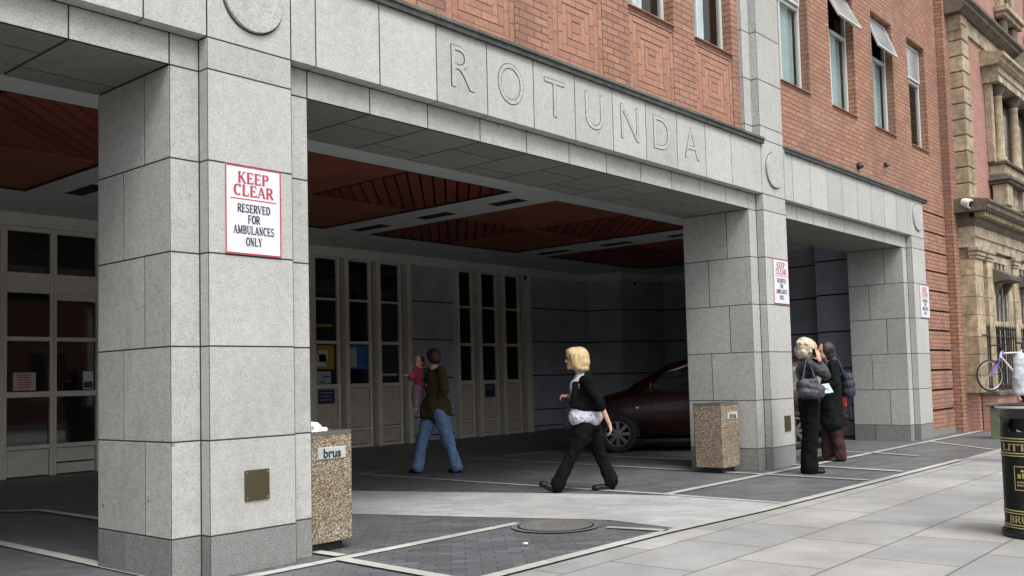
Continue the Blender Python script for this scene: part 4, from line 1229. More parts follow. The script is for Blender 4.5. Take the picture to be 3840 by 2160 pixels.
# top storey window heads
for xa in (18.5, 21.0, 23.5):
    m = MB(); m.cbox(xa, xa+1.5, YO-.28, YO, 8.80, 8.92, .01); m.cbox(xa+.05, xa+1.45, YO-.22, YO, 8.70, 8.797, .01); m.build('window_sill', MT['palestone'], OB)
    m = MB(); m.cbox(xa+.15, xa+.45, YO-.12, YO, 8.92, 11.2, .01); m.cbox(xa+1.05, xa+1.35, YO-.12, YO, 8.92, 11.2, .01); m.build('window_surround', MT['sandstone'], OB)
    m = MB(); m.box(xa+.45, xa+1.05, YO-.02, YO+.01, 8.92, 11.2); m.build('pane', MT['glass'], OB)
    m = MB(); m.cbox(xa+.2, xa+.5, YO-.16, YO, 8.36, 8.70, .05); m.cbox(xa+1.0, xa+1.3, YO-.16, YO, 8.36, 8.70, .05); m.build('carved_bracket', MT['sootstone'], OB)

# area wall, railings
aw = empty('boundary_wall', (16.06, -.50, 0)); tag(aw, 'low red painted wall with a dark stone coping, at the foot of the old stone building', 'wall')
m = MB(); m.box(0, 16, 0, .28, 0, .66); m.build('wall', MT['redbrick'], aw)
m = MB(); m.cbox(-.02, 16, -.05, .33, .662, .74, .012); m.build('coping', MT['sootstone'], aw)
rl = empty('railing', (16.35, -.27, .74)); tag(rl, 'black iron spiked railings along the low wall, with the purple bicycle leaning on them', 'railing')
m = MB(); m.box(-.28, 12, -.012, .012, 1.07, 1.095); m.box(0, 12, -.012, .012, .10, .125); m.build('rail', MT['iron'], rl)
m = MB()
for k in range(60):
    x = .05+.175*k
    m.tube([(x,0,0),(x,0,1.20),(x,0,1.225),(x,0,1.31)], [.014,.014,.026,.002], 6)
m.build('bars', MT['iron'], rl)

# ------------------------------------------------------------------ bicycle
bk = empty('bicycle', (15.92, -.42, .745), -.64)
tag(bk, 'purple and silver bicycle raised on the low wall against the black railings', 'bicycle')
WR = .30; WB = .98
def wheel(cx, name='wheel'):
    m = MB(); m.torus((cx,0,WR), (1,0,0), (0,0,1), WR-.018, .018, 40, 8); w_ = m.build(name, MT['rubber'], bk)
    m = MB(); m.torus((cx,0,WR), (1,0,0), (0,0,1), WR-.042, .010, 40, 6); m.build('rim', MT['steel'], w_)
    m = MB()
    for k in range(20):
        a = 2*math.pi*k/20
        m.tube([(cx+.015*math.cos(a+.5), .02*(-1)**k, WR+.015*math.sin(a+.5)), (cx+(WR-.045)*math.cos(a), 0, WR+(WR-.045)*math.sin(a))], .0016, 4)
    m.tube([(cx,-.035,WR),(cx,.035,WR)], .016, 10); m.build('spokes', MT['steel'], w_)
wheel(0); wheel(WB)
HT, HB = Vector((.27,0,.745)), Vector((.235,0,.63)); BBk = Vector((.60,0,.27)); ST = Vector((.70,0,.72)); RH = Vector((WB,0,WR))
m = MB(); m.tube([HB, Vector((.19,0,.56))], .017, 8)
for s in (-.045,.045): m.tube([(.19,s*.8,.57),(.03,s,WR+.02),(0,s,WR)], [.015,.012,.010], 8)
m.box(.17,.21,-.05,.05,.555,.585); m.build('fork', MT['violet'], bk)
m = MB(); m.tube([HT, HB], .021, 10); m.tube([HB+Vector((.01,0,.03)), BBk], .019, 10); m.tube([HT-Vector((0,0,.03)), ST], .017, 10); m.tube([ST+Vector((.015,0,.06)), BBk], .016, 10)
for s in (-.03,.03): m.tube([BBk, RH+Vector((0,s,0))], .010, 6); m.tube([ST, RH+Vector((0,s,0))], .009, 6)
m.build('frame', MT['silver'], bk)
m = MB(); m.tube([HT+Vector((.0,0,-.02)), HT+Vector((.02,0,.02)), BBk*.12+HT*.88-Vector((0,0,.03))], .0225, 8); m.build('frame_band', MT['violet'], bk)
m = MB(); m.tube([HT, HT+Vector((-.01,0,.09)), HT+Vector((-.07,0,.12))], .014, 8); m.tube([(.22,-.28,.865),(.20,-.12,.87),(.20,0,.865),(.20,.12,.87),(.22,.28,.865)], .012, 8); m.build('handlebar', MT['iron'], bk)
m = MB(); m.tube([ST, ST+Vector((.03,0,.16))], .013, 8); m.cbox(.62,.86,-.06,.06,.885,.92,.015); m.build('saddle', MT['iron'], bk)
m = MB(); m.torus(BBk, (1,0,0), (0,0,1), .085, .006, 24, 6); m.tube([BBk+Vector((0,-.07,0)), BBk+Vector((.08,-.07,-.14))], .009, 6); m.tube([BBk+Vector((0,.07,0)), BBk+Vector((-.08,.07,.14))], .009, 6); m.build('crank', MT['iron'], bk)

# ------------------------------------------------------------------ building across the street (seen reflected in the glass)
FB = empty('street_building', (0, -16, 0)); tag(FB, 'red brick building across the street behind the camera, seen only in reflections', 'building')
m = MB(); fh = []
for k in range(12):
    xa = -24+4.6*k
    fh += [(xa, xa+1.4, 1.0, 2.9), (xa+2.3, xa+3.7, 1.0, 2.9)]
wall_holes(m, -30, 40, 0, 5.0, fh, 0, -.2); m.build('wall', MT['farbrick'], FB, recalc=False)
m = MB()
for a, b, c, d in fh:
    m.box(a, b, -.16, -.14, c, d)
m.build('pane', MT['glass'], FB)
m = MB()
for a, b, c, d in fh:
    m.box(a, b, -.14, -.08, c, c+.08); m.box(a, b, -.14, -.08, d-.08, d); m.box((a+b)/2-.03, (a+b)/2+.03, -.14, -.08, c+.08, d-.08); m.box(a-.1, b+.1, -.1, .1, c-.14, c-.001)
m.build('window_frame', MT['white'], FB)

# ------------------------------------------------------------------ car
def build_car():
    L, Wd = 4.15, .84
    ang = R(122)       # heading (front) in the ground plane
    fw_ = Vector((9.3, 3.45, 0))      # near front wheel, ground contact
    u = Vector((math.cos(ang), math.sin(ang), 0)); side_ = Vector((-u.y, u.x, 0))
    if side_.dot(Vector((-13, -8, 0))) < 0: side_ = -side_
    # local: +x forward, +y to the left.  near side = which sign of y?
    left = Vector((-u.y, u.x, 0)); sgn = 1 if left.dot(side_) > 0 else -1
    org = fw_-side_*(Wd-.06)-u*(L/2-.78)
    c = empty('parked_car', org, ang)
    tag(c, 'dark red hatchback parked under the building behind the middle pillar', 'car')
    # stations: x, z_low, z_belt, z_top, half width, roof half width
    st = [(-2.07,.35,.80,.86,.66,.60),(-2.0,.24,.88,1.02,.76,.64),(-1.86,.22,.92,1.26,.81,.60),(-1.6,.22,.95,1.44,.83,.60),(-1.1,.20,.95,1.50,.84,.62),(-.4,.20,.94,1.52,.84,.63),(.1,.20,.93,1.49,.84,.62),(.5,.20,.92,1.37,.84,.61),(.85,.20,.91,1.17,.83,.64),(1.15,.21,.90,.99,.82,.68),(1.5,.22,.84,.90,.80,.66),(1.8,.24,.74,.80,.76,.60),(1.98,.26,.62,.68,.70,.52),(2.06,.34,.50,.54,.62,.46)]
    m = MB(); rings = []
    for x, zl, zb, zt, hw_, rw in st:
        r = [(0,zl),(hw_*.8,zl),(hw_*.97,zl+.10),(hw_,(zl+zb)*.5),(hw_*.985,zb-.04),(hw_*.95,zb),((hw_*.95+rw)/2+.0,(zb+zt)/2),(rw,zt-.03),(rw*.75,zt),(0,zt+.012)]
        ring = [(x, y, z_) for y, z_ in r]+[(x, -y, z_) for y, z_ in r[-2:0:-1]]
        rings.append(ring)
    n = len(rings[0]); vs = [p for r in rings for p in r]
    fs = [(i*n+k, i*n+(k+1) % n, (i+1)*n+(k+1) % n, (i+1)*n+k) for i in range(len(rings)-1) for k in range(n)]+[list(range(n))[::-1], list(range((len(rings)-1)*n, len(rings)*n))]
    m.add(vs, fs, True)
    bd_ = m.build('body', MT['darkred'], c)
    # side glass and windscreens a little proud of the shell
    def sg(pts, s, name='side_window'):
        m = MB()
        def surf(x, z_):
            for a, b in zip(st[:-1], st[1:]):
                if a[0] <= x <= b[0]:
                    t = (x-a[0])/(b[0]-a[0]); v = [p+(q-p)*t for p, q in zip(a, b)]
                    _, zl, zb, zt, hw_, rw = v; y0 = hw_*.95; k = (z_-zb)/max(.01, (zt-.03-zb))
                    return y0+(rw-y0)*k
            return .7
        vs = [(x, s*(surf(x, z_)+.006), z_) for x, z_ in pts]
        m.add(vs, [list(range(len(vs)))]); m.build(name, MT['glass'], c)
    for s in (-1, 1):
        sg([(-.42,.97),(.55,.955),(.86,.965),(.50,1.27),(.1,1.40),(-.42,1.43)], s); sg([(-1.5,.99),(-.5,.97),(-.5,1.43),(-1.1,1.42),(-1.45,1.34)], s)
    m = MB(); m.add([(1.12,-.62,1.02),(1.12,.62,1.02),(.86,.60,1.19),(.5,.57,1.39),(.16,.54,1.50),(.16,-.54,1.50),(.5,-.57,1.39),(.86,-.60,1.19)], [(0,1,2,7),(7,2,3,6),(6,3,4,5)]); m.build('windscreen', MT['glass'], c)
    m = MB(); m.add([(-2.0,-.55,1.05),(-2.0,.55,1.05),(-1.88,.52,1.27),(-1.66,.5,1.43),(-1.66,-.5,1.43),(-1.88,-.52,1.27)], [(0,1,2,5),(5,2,3,4)])
    for i in range(len(m.v)): m.v[i] = (m.v[i][0]-.012, m.v[i][1], m.v[i][2])
    m.build('rear_window', MT['glass'], c)
    for s in (-1, 1):
        for xw_ in (1.295, -1.45):
            m = MB()
            for a, b in ((.31,.0),): pass
            y0 = s*(Wd-.20); y1 = s*(Wd+.012)
            seg = 32
            def ring_(r, y): return [(xw_+r*math.cos(2*math.pi*k/seg), y, .30+r*math.sin(2*math.pi*k/seg)) for k in range(seg)]
            prof = [(.20,y0),(.29,y0),(.30,y0+s*.02),(.30,y1-s*.02),(.29,y1),(.205,y1),(.20,y1-s*.03)]
            vs = [p for r, y in prof for p in ring_(r, y)]
            m.add(vs, [(i*seg+k, i*seg+(k+1) % seg, (i+1)*seg+(k+1) % seg, (i+1)*seg+k) for i in range(len(prof)-1) for k in range(seg)], True)
            wl = m.build('wheel', MT['rubber'], c)
            m = MB(); m.add(ring_(.20, y1-s*.10), [list(range(seg))]); m.build('wheel_arch', MT['black'], wl)
            m = MB()
            m.torus((xw_, y1-s*.01, .30), (1,0,0), (0,0,1), .198, .012, 32, 6)
            for k in range(8):
                a = 2*math.pi*k/8; t = .16
                m.add([(xw_+.03*math.cos(a-.7), y1-s*.012, .30+.03*math.sin(a-.7)), (xw_+.195*math.cos(a-t), y1-s*.02, .30+.195*math.sin(a-t)), (xw_+.195*math.cos(a+t), y1-s*.02, .30+.195*math.sin(a+t)), (xw_+.03*math.cos(a+.7), y1-s*.012, .30+.03*math.sin(a+.7))], [(0,1,2,3)])
            m.tube([(xw_, y1-s*.03, .30),(xw_, y1-s*.002, .30)], .04, 12)
            m.build('rim', MT['alloy'], wl)
            m = MB()
            pts = [(xw_+.345*math.cos(R(a)), .30+.345*math.sin(R(a))) for a in range(-8, 189, 14)]
            q = [(xw_+.30*math.cos(R(a)), .30+.30*math.sin(R(a))) for a in range(188, -9, -14)]
            m.prism(pts+q, 'y', s*(Wd-.03), s*(Wd+.004)); m.build('arch_trim', MT['black'], c)
        m = MB(); m.cbox(.62, .74, min(s*.86, s*1.04), max(s*.86, s*1.04), .99, 1.11, .03)
        mr = m.build('wing_mirror', MT['darkred'], c)
        m = MB(); m.cbox(.745, .752, min(s*.90,s*1.02), max(s*.90,s*1.02), 1.03, 1.10, .002); m.build('mirror_cap', MT['camwhite'], mr)
        m = MB(); m.cbox(-2.085, -1.93, min(s*.52,s*.74), max(s*.52,s*.74), .62, .84, .03); tl = m.build('tail_light', MT['lamp'], c)
        m = MB(); m.cbox(-2.092, -2.02, min(s*.54,s*.70), max(s*.54,s*.70), .665, .70, .008); m.build('reversing_lamp', MT['lampwhite'], tl)
        m = MB(); m.cbox(1.80, 2.0, min(s*.44,s*.70), max(s*.44,s*.70), .58, .68, .03); m.build('headlight', MT['lampwhite'], c)
        m = MB(); m.cbox(.95, 1.0, min(s*.83,s*.85), max(s*.83,s*.85), .70, .725, .004); m.build('indicator', MT['lampwhite'], c)
        m = MB(); m.cbox(-.2, -.02, min(s*.84,s*.86), max(s*.84,s*.86), .82, .85, .008); m.build('door_handle', MT['darkred'], c)
        m = MB(); 
        for x in (-.46,.74): m.box(x, x+.008, min(s*.8385,s*.8425), max(s*.8385,s*.8425), .28, .90)
        m.build('door_seam', MT['black'], c)
    m = MB(); m.cbox(-2.12, -1.98, -.66, .66, .34, .52, .03); m.build('rear_bumper', MT['darkred'], c)
    m = MB(); m.cbox(-2.10, -2.06, -.26, .26, .60, .70, .004); m.build('number_plate', MT['signwhite'], c)
    m = MB(); m.cbox(-1.0, .9, -.78, .78, .14, .21, .02); m.build('underbody', MT['black'], c)
    for o in list(COL.objects):
        if o.parent == c and o.name.split('.')[0] not in ('wheel', 'arch_trim'):
            for v in o.data.vertices:
                if v.co.x < 0: v.co.x *= 1.09
            for ch in COL.objects:
                if ch.parent == o:
                    for v in ch.data.vertices:
                        if v.co.x < 0: v.co.x *= 1.09
    return c
build_car()

# ------------------------------------------------------------------ people
CLOTH = ('black_cloth','black_trouser','olive','blue_denim','long_dark','plum','black_leather','quilted','navy_ruck','pale_grey_shirt','pink_top','lilac','green_sleeve','black_white')
FOLDS = bpy.data.textures.new('folds', 'CLOUDS'); FOLDS.noise_scale = 0.085; FOLDS.noise_depth = 2
def blob(name, items, mat, parent, voxel=0.011, smooth=3, seg=14):
    m = MB()
    for it in items:
        if it[0] == 'c':      # tapered capsule p0 r0 p1 r1
            _, p0, r0, p1, r1 = it
            p0, p1 = Vector(p0), Vector(p1)
            m.tube([p0, p1], [r0, r1], seg)
            for p, r in ((p0, r0), (p1, r1)): it2 = ('e', p, (r, r, r)); _ell(m, p, (r*.995, r*.995, r*.995))
        elif it[0] == 'e': _ell(m, it[1], it[2], it[3] if len(it) > 3 else 0, it[4] if len(it) > 4 else 0)
    me = bpy.data.meshes.new(name); me.from_pydata(m.v, [], m.f); me.update()
    o = bpy.data.objects.new(name, me); COL.objects.link(o)
    rm = o.modifiers.new('r', 'REMESH'); rm.mode = 'VOXEL'; rm.voxel_size = voxel; rm.use_smooth_shade = True
    if smooth:
        sm = o.modifiers.new('s', 'SMOOTH'); sm.iterations = smooth; sm.factor = 0.5
    if mat.name.startswith(CLOTH):
        dm = o.modifiers.new('d', 'DISPLACE'); dm.texture = FOLDS; dm.strength = 0.030; dm.mid_level = 0.5
    bpy.context.view_layer.update()
    me2 = bpy.data.meshes.new_from_object(o.evaluated_get(bpy.context.evaluated_depsgraph_get()))
    bpy.data.objects.remove(o); me2.name = name
    return link_mesh(name, me2, mat, parent)
def _ell(m, c, r, tilt=0, yaw=0, nu=16, nv=10):
    c = Vector(c); rot = Matrix.Rotation(yaw, 3, 'Z') @ Matrix.Rotation(tilt, 3, 'Y')
    vs = [c+rot @ Vector((0, 0, r[2]))]
    for j in range(1, nv):
        t = math.pi*j/nv
        for i in range(nu):
            a = 2*math.pi*i/nu
            vs.append(c+rot @ Vector((r[0]*math.sin(t)*math.cos(a), r[1]*math.sin(t)*math.sin(a), r[2]*math.cos(t))))
    vs.append(c+rot @ Vector((0, 0, -r[2])))
    fs = [(0, 1+i, 1+(i+1) % nu) for i in range(nu)]
    for j in range(nv-2):
        for i in range(nu):
            a = 1+j*nu+i; b = 1+j*nu+(i+1) % nu
            fs.append((a, a+nu, b+nu, b))
    l = len(vs)-1
    fs += [(l, l-nu+(i+1) % nu, l-nu+i) for i in range(nu)]
    m.add(vs, fs)
def C_(p0, r0, p1, r1): return ('c', p0, r0, p1, r1)
def chain(pts): return [C_(pts[i][0], pts[i][1], pts[i+1][0], pts[i+1][1]) for i in range(len(pts)-1)]

def hand_items(w, d, s=1.0, curl=0.5, pn=(0,1,0)):
    """palm and five fingers from wrist w along direction d; pn: palm normal (fingers curl that way)"""
    w, d, pn = Vector(w), Vector(d).normalized(), Vector(pn)
    pn = (pn-d*pn.dot(d)).normalized(); sd_ = d.cross(pn)
    it = [C_(w, .022*s, w+d*.04*s+sd_*.012*s, .020*s), C_(w+d*.01*s, .018*s, w+d*.07*s-sd_*.018*s, .014*s), C_(w+d*.01*s, .018*s, w+d*.07*s+sd_*.020*s, .014*s), C_(w+d*.01*s, .018*s, w+d*.075*s, .015*s)]
    for k, (o, l) in enumerate(((-.030,.052),(-.010,.066),(.010,.072),(.030,.064))):
        b = w+d*.075*s+sd_*o*s; m1 = b+(d*math.cos(curl)+pn*math.sin(curl))*l*.55*s
        e = m1+(d*math.cos(curl*2.1)+pn*math.sin(curl*2.1))*l*.5*s
        it += [C_(b, .0092*s, m1, .0085*s), C_(m1, .0085*s, e, .007*s)]
    t0 = w+d*.02*s+sd_*.022*s; t1 = t0+(d*.6+sd_*.7+pn*.3).normalized()*.035*s; t2 = t1+(d*.85+sd_*.2+pn*.4).normalized()*.028*s
    it += [C_(t0, .013*s, t1, .011*s), C_(t1, .011*s, t2, .008*s)]
    return it

def head_items(c, fx, s=1.0, fy=0.0, neck=None):
    """head with brow, nose, chin, ears. c centre, (fx, fy) facing direction"""
    c = Vector(c); f = Vector((fx, fy, 0)).normalized(); l = Vector((-f.y, f.x, 0)); up = Vector((0,0,1))
    yaw = math.atan2(f.y, f.x)
    it = [('e', c+up*.02*s, (.092*s,.074*s,.100*s), 0, yaw), ('e', c+f*.028*s-up*.045*s, (.060*s,.054*s,.068*s), 0, yaw),
          C_(c+f*.088*s+up*.012*s, .009*s, c+f*.110*s-up*.028*s, .012*s),
          ('e', c+f*.082*s-up*.062*s, (.018*s,.026*s,.010*s), 0, yaw), ('e', c+f*.075*s-up*.092*s, (.022*s,.024*s,.018*s), 0, yaw),
          ('e', c+f*.078*s+up*.030*s, (.016*s,.045*s,.012*s), 0, yaw)]
    for sg_ in (-1, 1): it.append(('e', c+l*.076*s*sg_-f*.004*s-up*.008*s, (.018*s,.009*s,.030*s), 0, yaw))
    if neck is not None: it += [C_(c-f*.015*s-up*.06*s, .050*s, neck, .052*s)]
    return it
def face_bits(c, fx, parent, s=1.0, fy=0.0):
    c = Vector(c); f = Vector((fx, fy, 0)).normalized(); l = Vector((-f.y, f.x, 0)); up = Vector((0,0,1))
    for sg_ in (-1, 1):
        m = MB(); _ell(m, c+f*.083*s+l*.030*s*sg_+up*.006*s, (.011*s,.011*s,.007*s)); m.build('eye', MT['eye'], parent)
    m = MB(); _ell(m, c+f*.094*s-up*.062*s, (.008*s,.022*s,.006*s), 0, math.atan2(f.y, f.x)); m.build('mouth', MT['lips'], parent)

def shoe(items, heel, toe, r=.041):
    h, t = Vector(heel), Vector(toe); d = (t-h)
    items += [C_(h, r*.9, h+d*.5, r), C_(h+d*.5, r, t-d.normalized()*.02, r*.8), ('e', t-d*.18, (r*1.3, r*1.15, r*.8))]
PZR = -YAW
def person(loc, label, rz=PZR, z=0.0, cat='person'):
    r_ = empty('person', (loc[0], loc[1], z), rz); tag(r_, label, cat); return r_

# -- woman walking left
P1 = person((4.79,.746), 'blonde woman in a black cardigan and printed blouse walking across the paving')
hd = (-.018, 0, 1.408)
A = lambda x, y, z_: (x, y, z_)
rs, re_, rw = A(.085,-.165,1.175), A(.215,-.205,.935), A(.305,-.20,.725)
ls, le_, lw_ = A(.06,.165,1.175), A(.04,.20,.95), A(-.10,.14,1.015)
items = head_items(hd, -1, 1.0, neck=(.055,0,1.20))
items += chain([((.055,0,1.22),.06),((.05,0,1.05),.10),((.08,0,.88),.10),((.085,0,.78),.11)])
items += chain([(rs,.045),(re_,.034),(rw,.022)])+hand_items(rw, (.25,0,-1), 1.0, .6, (-1,.2,0))
items += chain([(ls,.045),(le_,.034),(lw_,.022)])+hand_items(lw_, (-1,-.1,.1), .95, .9, (0,0,-1))
kF, aF = A(-.075,-.075,.43), A(-.262,-.075,.095)
kB, aB = A(.205,.075,.42), A(.318,.075,.085)
items += chain([((.06,-.075,.80),.075),(kF,.05),(aF,.034)])+chain([((.11,.075,.80),.085),(kB,.05),(aB,.034)])
items += chain([(aF,.034),((-.27,-.075,.05),.026),((-.37,-.075,.09),.016)])+chain([(aB,.034),((.31,.075,.045),.026),((.20,.075,.035),.016)])
blob('body', items, MT['skin'], P1, .010, 2)
face_bits(hd, -1, P1)
# hair: a smooth bob
blob('hair', [('e',(.022,0,1.422),(.112,.106,.120)),('e',(.040,0,1.375),(.098,.106,.100)),('e',(-.035,0,1.475),(.085,.088,.064)),('e',(.055,0,1.305),(.072,.098,.050)),C_((-.02,-.075,1.45),.038,(.0,-.082,1.32),.036),C_((-.02,.075,1.45),.038,(.0,.082,1.32),.036),
     C_((-.055,-.070,1.46),.028,(-.035,-.078,1.34),.024),C_((-.055,.070,1.46),.028,(-.035,.078,1.34),.024),C_((-.095,0,1.49),.03,(-.112,0,1.45),.014),C_((-.08,-.05,1.49),.028,(-.10,-.045,1.445),.016),C_((-.08,.05,1.49),.028,(-.10,.045,1.445),.016)], MT['blonde'], P1, .009, 2)
blob('blouse', [('e',(.045,0,1.10),(.125,.150,.15)),C_((.03,0,1.20),.075,(.055,0,1.22),.07),('e',(.065,0,.95),(.14,.150,.15)),('e',(.075,0,.785),(.172,.182,.120)),C_((.015,-.05,.80),.128,(.13,-.05,.80),.122),C_((.015,.05,.80),.128,(.13,.05,.80),.122),('e',(-.02,0,1.10),(.075,.085,.11))], MT['print'], P1, .010, 2)
blob('cardigan', [('e',(.075,0,1.09),(.132,.172,.14)),('e',(.085,0,.965),(.150,.172,.13)),C_((.065,-.13,1.17),.062,(.065,.13,1.17),.062),C_((.10,-.03,1.235),.05,(.10,.03,1.235),.05),C_((.04,-.085,.90),.09,(.15,-.08,.91),.10),C_((.04,.085,.90),.09,(.15,.08,.91),.10),
     *chain([(rs,.066),((.16,-.19,1.04),.060),(re_,.056),((.228,-.208,.90),.052)]), *chain([(ls,.066),(le_,.055),((.0,.19,.965),.05)]),
     C_((-.035,-.105,1.14),.035,(-.05,-.115,.93),.045),C_((-.035,.105,1.14),.035,(-.05,.115,.93),.045)], MT['blackcloth'], P1, .010, 2)
tr = chain([((.055,-.055,.72),.118),((.02,-.07,.60),.112),(kF,.070),((-.155,-.075,.27),.066),((-.235,-.075,.13),.078),((-.255,-.075,.075),.072)])
tr += chain([((.115,.055,.72),.118),((.155,.07,.60),.110),(kB,.072),((.27,.075,.25),.068),((.325,.075,.11),.080),((.325,.075,.05),.045)])
tr += [('e',(.09,0,.68),(.135,.16,.08))]
blob('trousers', tr, MT['blacktrouser'], P1, .011, 2)
it = []; shoe(it, (-.262,-.075,.036), (-.425,-.075,.115)); blob('shoe', it, MT['shoe'], P1, .008, 1)
it = []; shoe(it, (.335,.075,.036), (.13,.075,.032)); blob('shoe', it, MT['shoe'], P1, .008, 1)
# her bag hangs from the far hand
def to_world(loc, p, rz=PZR): 
    v = Matrix.Rotation(rz, 3, 'Z') @ Vector(p); return (loc[0]+v.x, loc[1]+v.y, v.z)
hb = empty('handbag', to_world((4.79,.746), (-.115,.15,0)), PZR); tag(hb, 'dark slim bag hanging from the walking woman’s far hand'.replace('’', "'"), 'bag')
m = MB(); m.cbox(-.04,.05,-.10,.10,.66,.88,.02); m.build('bag_body', MT['leather'], hb)
m = MB(); m.tube([(0,-.06,.88),(-.01,-.03,.99),(-.01,.02,1.0),(0,.06,.88)], .008, 6); m.build('strap', MT['leather'], hb)

# -- woman on the phone, facing right
L2 = (7.54,-.60)
P2 = person(L2, 'curly ash-blonde woman in a black leather jacket, hand raised to her face')
hd = (.035, 0, 1.475)
rs, re_, rw = A(-.03,-.165,1.30), A(.165,-.20,1.155), A(.120,-.105,1.335)
ls, le_, lw_ = A(.0,.165,1.30), A(.06,.19,1.08), A(.17,.06,1.0)
items = head_items(hd, 1, 1.0, neck=(-.01,0,1.32))
items += chain([((-.005,0,1.33),.06),((-.01,0,1.15),.10),((0,0,.98),.10),((0,0,.86),.115)])
items += chain([(rs,.045),(re_,.036),(rw,.023)])+hand_items(rw, (-.25,.1,1), 1.0, .45, (-.2,1,0))
items += chain([(ls,.045),(le_,.034),(lw_,.022)])+hand_items(lw_, (.9,-.3,-.1), 1.0, .8, (0,-.3,-1))
for s_, xo in ((-.075,0.0),(.075,.02)): items += chain([((0,s_,.86),.09),((.0+xo,s_,.46),.052),((-.03+xo,s_,.08),.034),((.07+xo,s_,.03),.024)])
blob('body', items, MT['skin'], P2, .010, 2)
face_bits(hd, 1, P2)
hi = [('e',(-.012,0,1.50),(.112,.105,.112)),('e',(-.045,0,1.43),(.085,.10,.08))]
rnd = random.Random(4)
for k in range(70):
    t, ph = rnd.uniform(0, math.pi), rnd.uniform(0, 2*math.pi)
    x, y, z_ = math.sin(t)*math.cos(ph), math.sin(t)*math.sin(ph), math.cos(t)
    if x > .55 and z_ < .45: continue
    hi.append(('e', (-.02+.105*x, .10*y, 1.485+.118*z_), (.026,.026,.024)))
blob('hair', hi, MT['ashblonde'], P2, .008, 1)
blob('jacket', [('e',(-.012,0,1.20),(.125,.170,.14)),('e',(-.005,0,1.03),(.135,.165,.15)),C_((-.02,-.125,1.30),.064,(-.02,.125,1.30),.064),C_((-.01,-.07,.93),.105,(-.01,.07,.93),.105),C_((.02,-.06,.90),.10,(.02,.06,.90),.10),('e',(-.02,0,1.345),(.07,.075,.045)),
     *chain([(rs,.066),((.08,-.19,1.215),.060),(re_,.056),((.145,-.155,1.235),.050),((.128,-.12,1.30),.042)]), *chain([(ls,.066),(le_,.055),((.13,.10,1.02),.045)])], MT['leather'], P2, .010, 1)
tr = [('e',(0,0,.86),(.128,.155,.10))]
for s_, xo in ((-.07,-.01),(.07,.012)): tr += chain([((0,s_,.82),.115),((.0+xo,s_,.46),.085),((-.03+xo,s_,.20),.090),((-.03+xo,s_,.055),.100)])
blob('trousers', tr, MT['blacktrouser'], P2, .011, 1)
for s_, xo in ((-.075,-.01),(.075,.03)):
    it = []; shoe(it, (-.03+xo,s_,.034), (.125+xo,s_,.026)); blob('shoe', it, MT['shoe'], P2, .008, 1)
hb = empty('handbag', to_world(L2, (-.025,-.25,0)), PZR); tag(hb, 'grey quilted shoulder bag on the hip of the curly-haired woman', 'bag')
blob('bag_body', [C_((-.10,0,1.06),.055,(.10,0,1.0),.055),C_((-.10,0,.97),.065,(.09,0,.95),.06),C_((-.09,0,1.10),.035,(.02,0,1.09),.035)], MT['bag'], hb, .010, 2)
m = MB(); m.tube([(-.11,0,1.10),(-.06,.03,1.28),(-.03,.07,1.375),(.0,.03,1.28),(.06,0,1.06)], .012, 6); m.build('strap', MT['bag'], hb)
m = MB(); m.cbox(-.055,.07,-.09,.09,-.004,.004,.002); m.cbox(-.05,.065,-.085,.085,-.014,-.0045,.002)
pp = m.build('folded_paper', MT['paper']); pp.location = to_world(L2, (.215,.04,1.0)); pp.rotation_euler = (R(35), R(-6), PZR)
tag(pp, 'pale blue folded papers held out by the curly-haired woman', 'paper')
m = MB(); m.cbox(-.012,.012,-.025,.025,-.05,.05,.004); ph_ = m.build('mobile_phone', MT['shoe']); ph_.location = to_world(L2, (.065,-.095,1.43)); ph_.rotation_euler = (0, R(-12), PZR)
tag(ph_, 'dark mobile phone pressed to the ear of the curly-haired woman', 'phone')

# -- dark-coated woman facing left
L3 = (9.1,-.19)
P3 = person(L3, 'dark-haired person in a long black coat standing behind the phoning woman')
hd = (-.035, 0, 1.475)
items = head_items(hd, -1, 1.0, fy=-.25, neck=(.02,0,1.32))
items += chain([((.02,0,1.33),.06),((.03,0,1.15),.10),((.03,0,.98),.10),((.02,0,.86),.12)])
rs, re_, rw = A(.02,-.17,1.30), A(.03,-.22,1.06), A(-.10,-.16,.98)
items += chain([(rs,.045),(re_,.034),(rw,.022)])+hand_items(rw, (-1,.1,0), 1.0, .7, (0,0,-1))
ls, le_, lw_ = A(.02,.17,1.30), A(.06,.22,1.06), A(-.04,.20,.92)
items += chain([(ls,.045),(le_,.034),(lw_,.022)])+hand_items(lw_, (-.6,0,-.6), 1.0, .7, (-1,0,0))
for s_, xo in ((-.08,.05),(.08,-.07)): items += chain([((.02,s_,.86),.09),((.01+xo*.5,s_,.46),.052),((.03+xo,s_,.08),.034),((-.07+xo,s_,.03),.024)])
blob('body', items, MT['skin'], P3, .010, 2); face_bits(hd, -1, P3, 1.0, -.25)
blob('hair', [('e',(-.004,.01,1.50),(.112,.112,.114)),('e',(.03,.01,1.42),(.085,.095,.11)),C_((.045,0,1.40),.075,(.075,0,1.28),.055),C_((.06,-.05,1.36),.04,(.10,-.04,1.26),.03)], MT['darkhair'], P3, .009, 1)
co = [('e',(.03,0,1.20),(.125,.172,.14)),('e',(.03,0,1.03),(.135,.165,.15)),C_((.02,-.125,1.30),.064,(.02,.125,1.30),.064)]
co += chain([((.03,-.05,.95),.13),((.02,-.06,.70),.135),((.015,-.06,.52),.14)])+chain([((.03,.05,.95),.13),((.02,.06,.70),.135),((.02,.06,.52),.14)])
co += chain([(rs,.066),(re_,.06),((-.07,-.17,.99),.05)])+chain([(ls,.066),(le_,.06),((-.01,.205,.96),.05)])
blob('coat', co, MT['coat'], P3, .011, 1)
tr = []
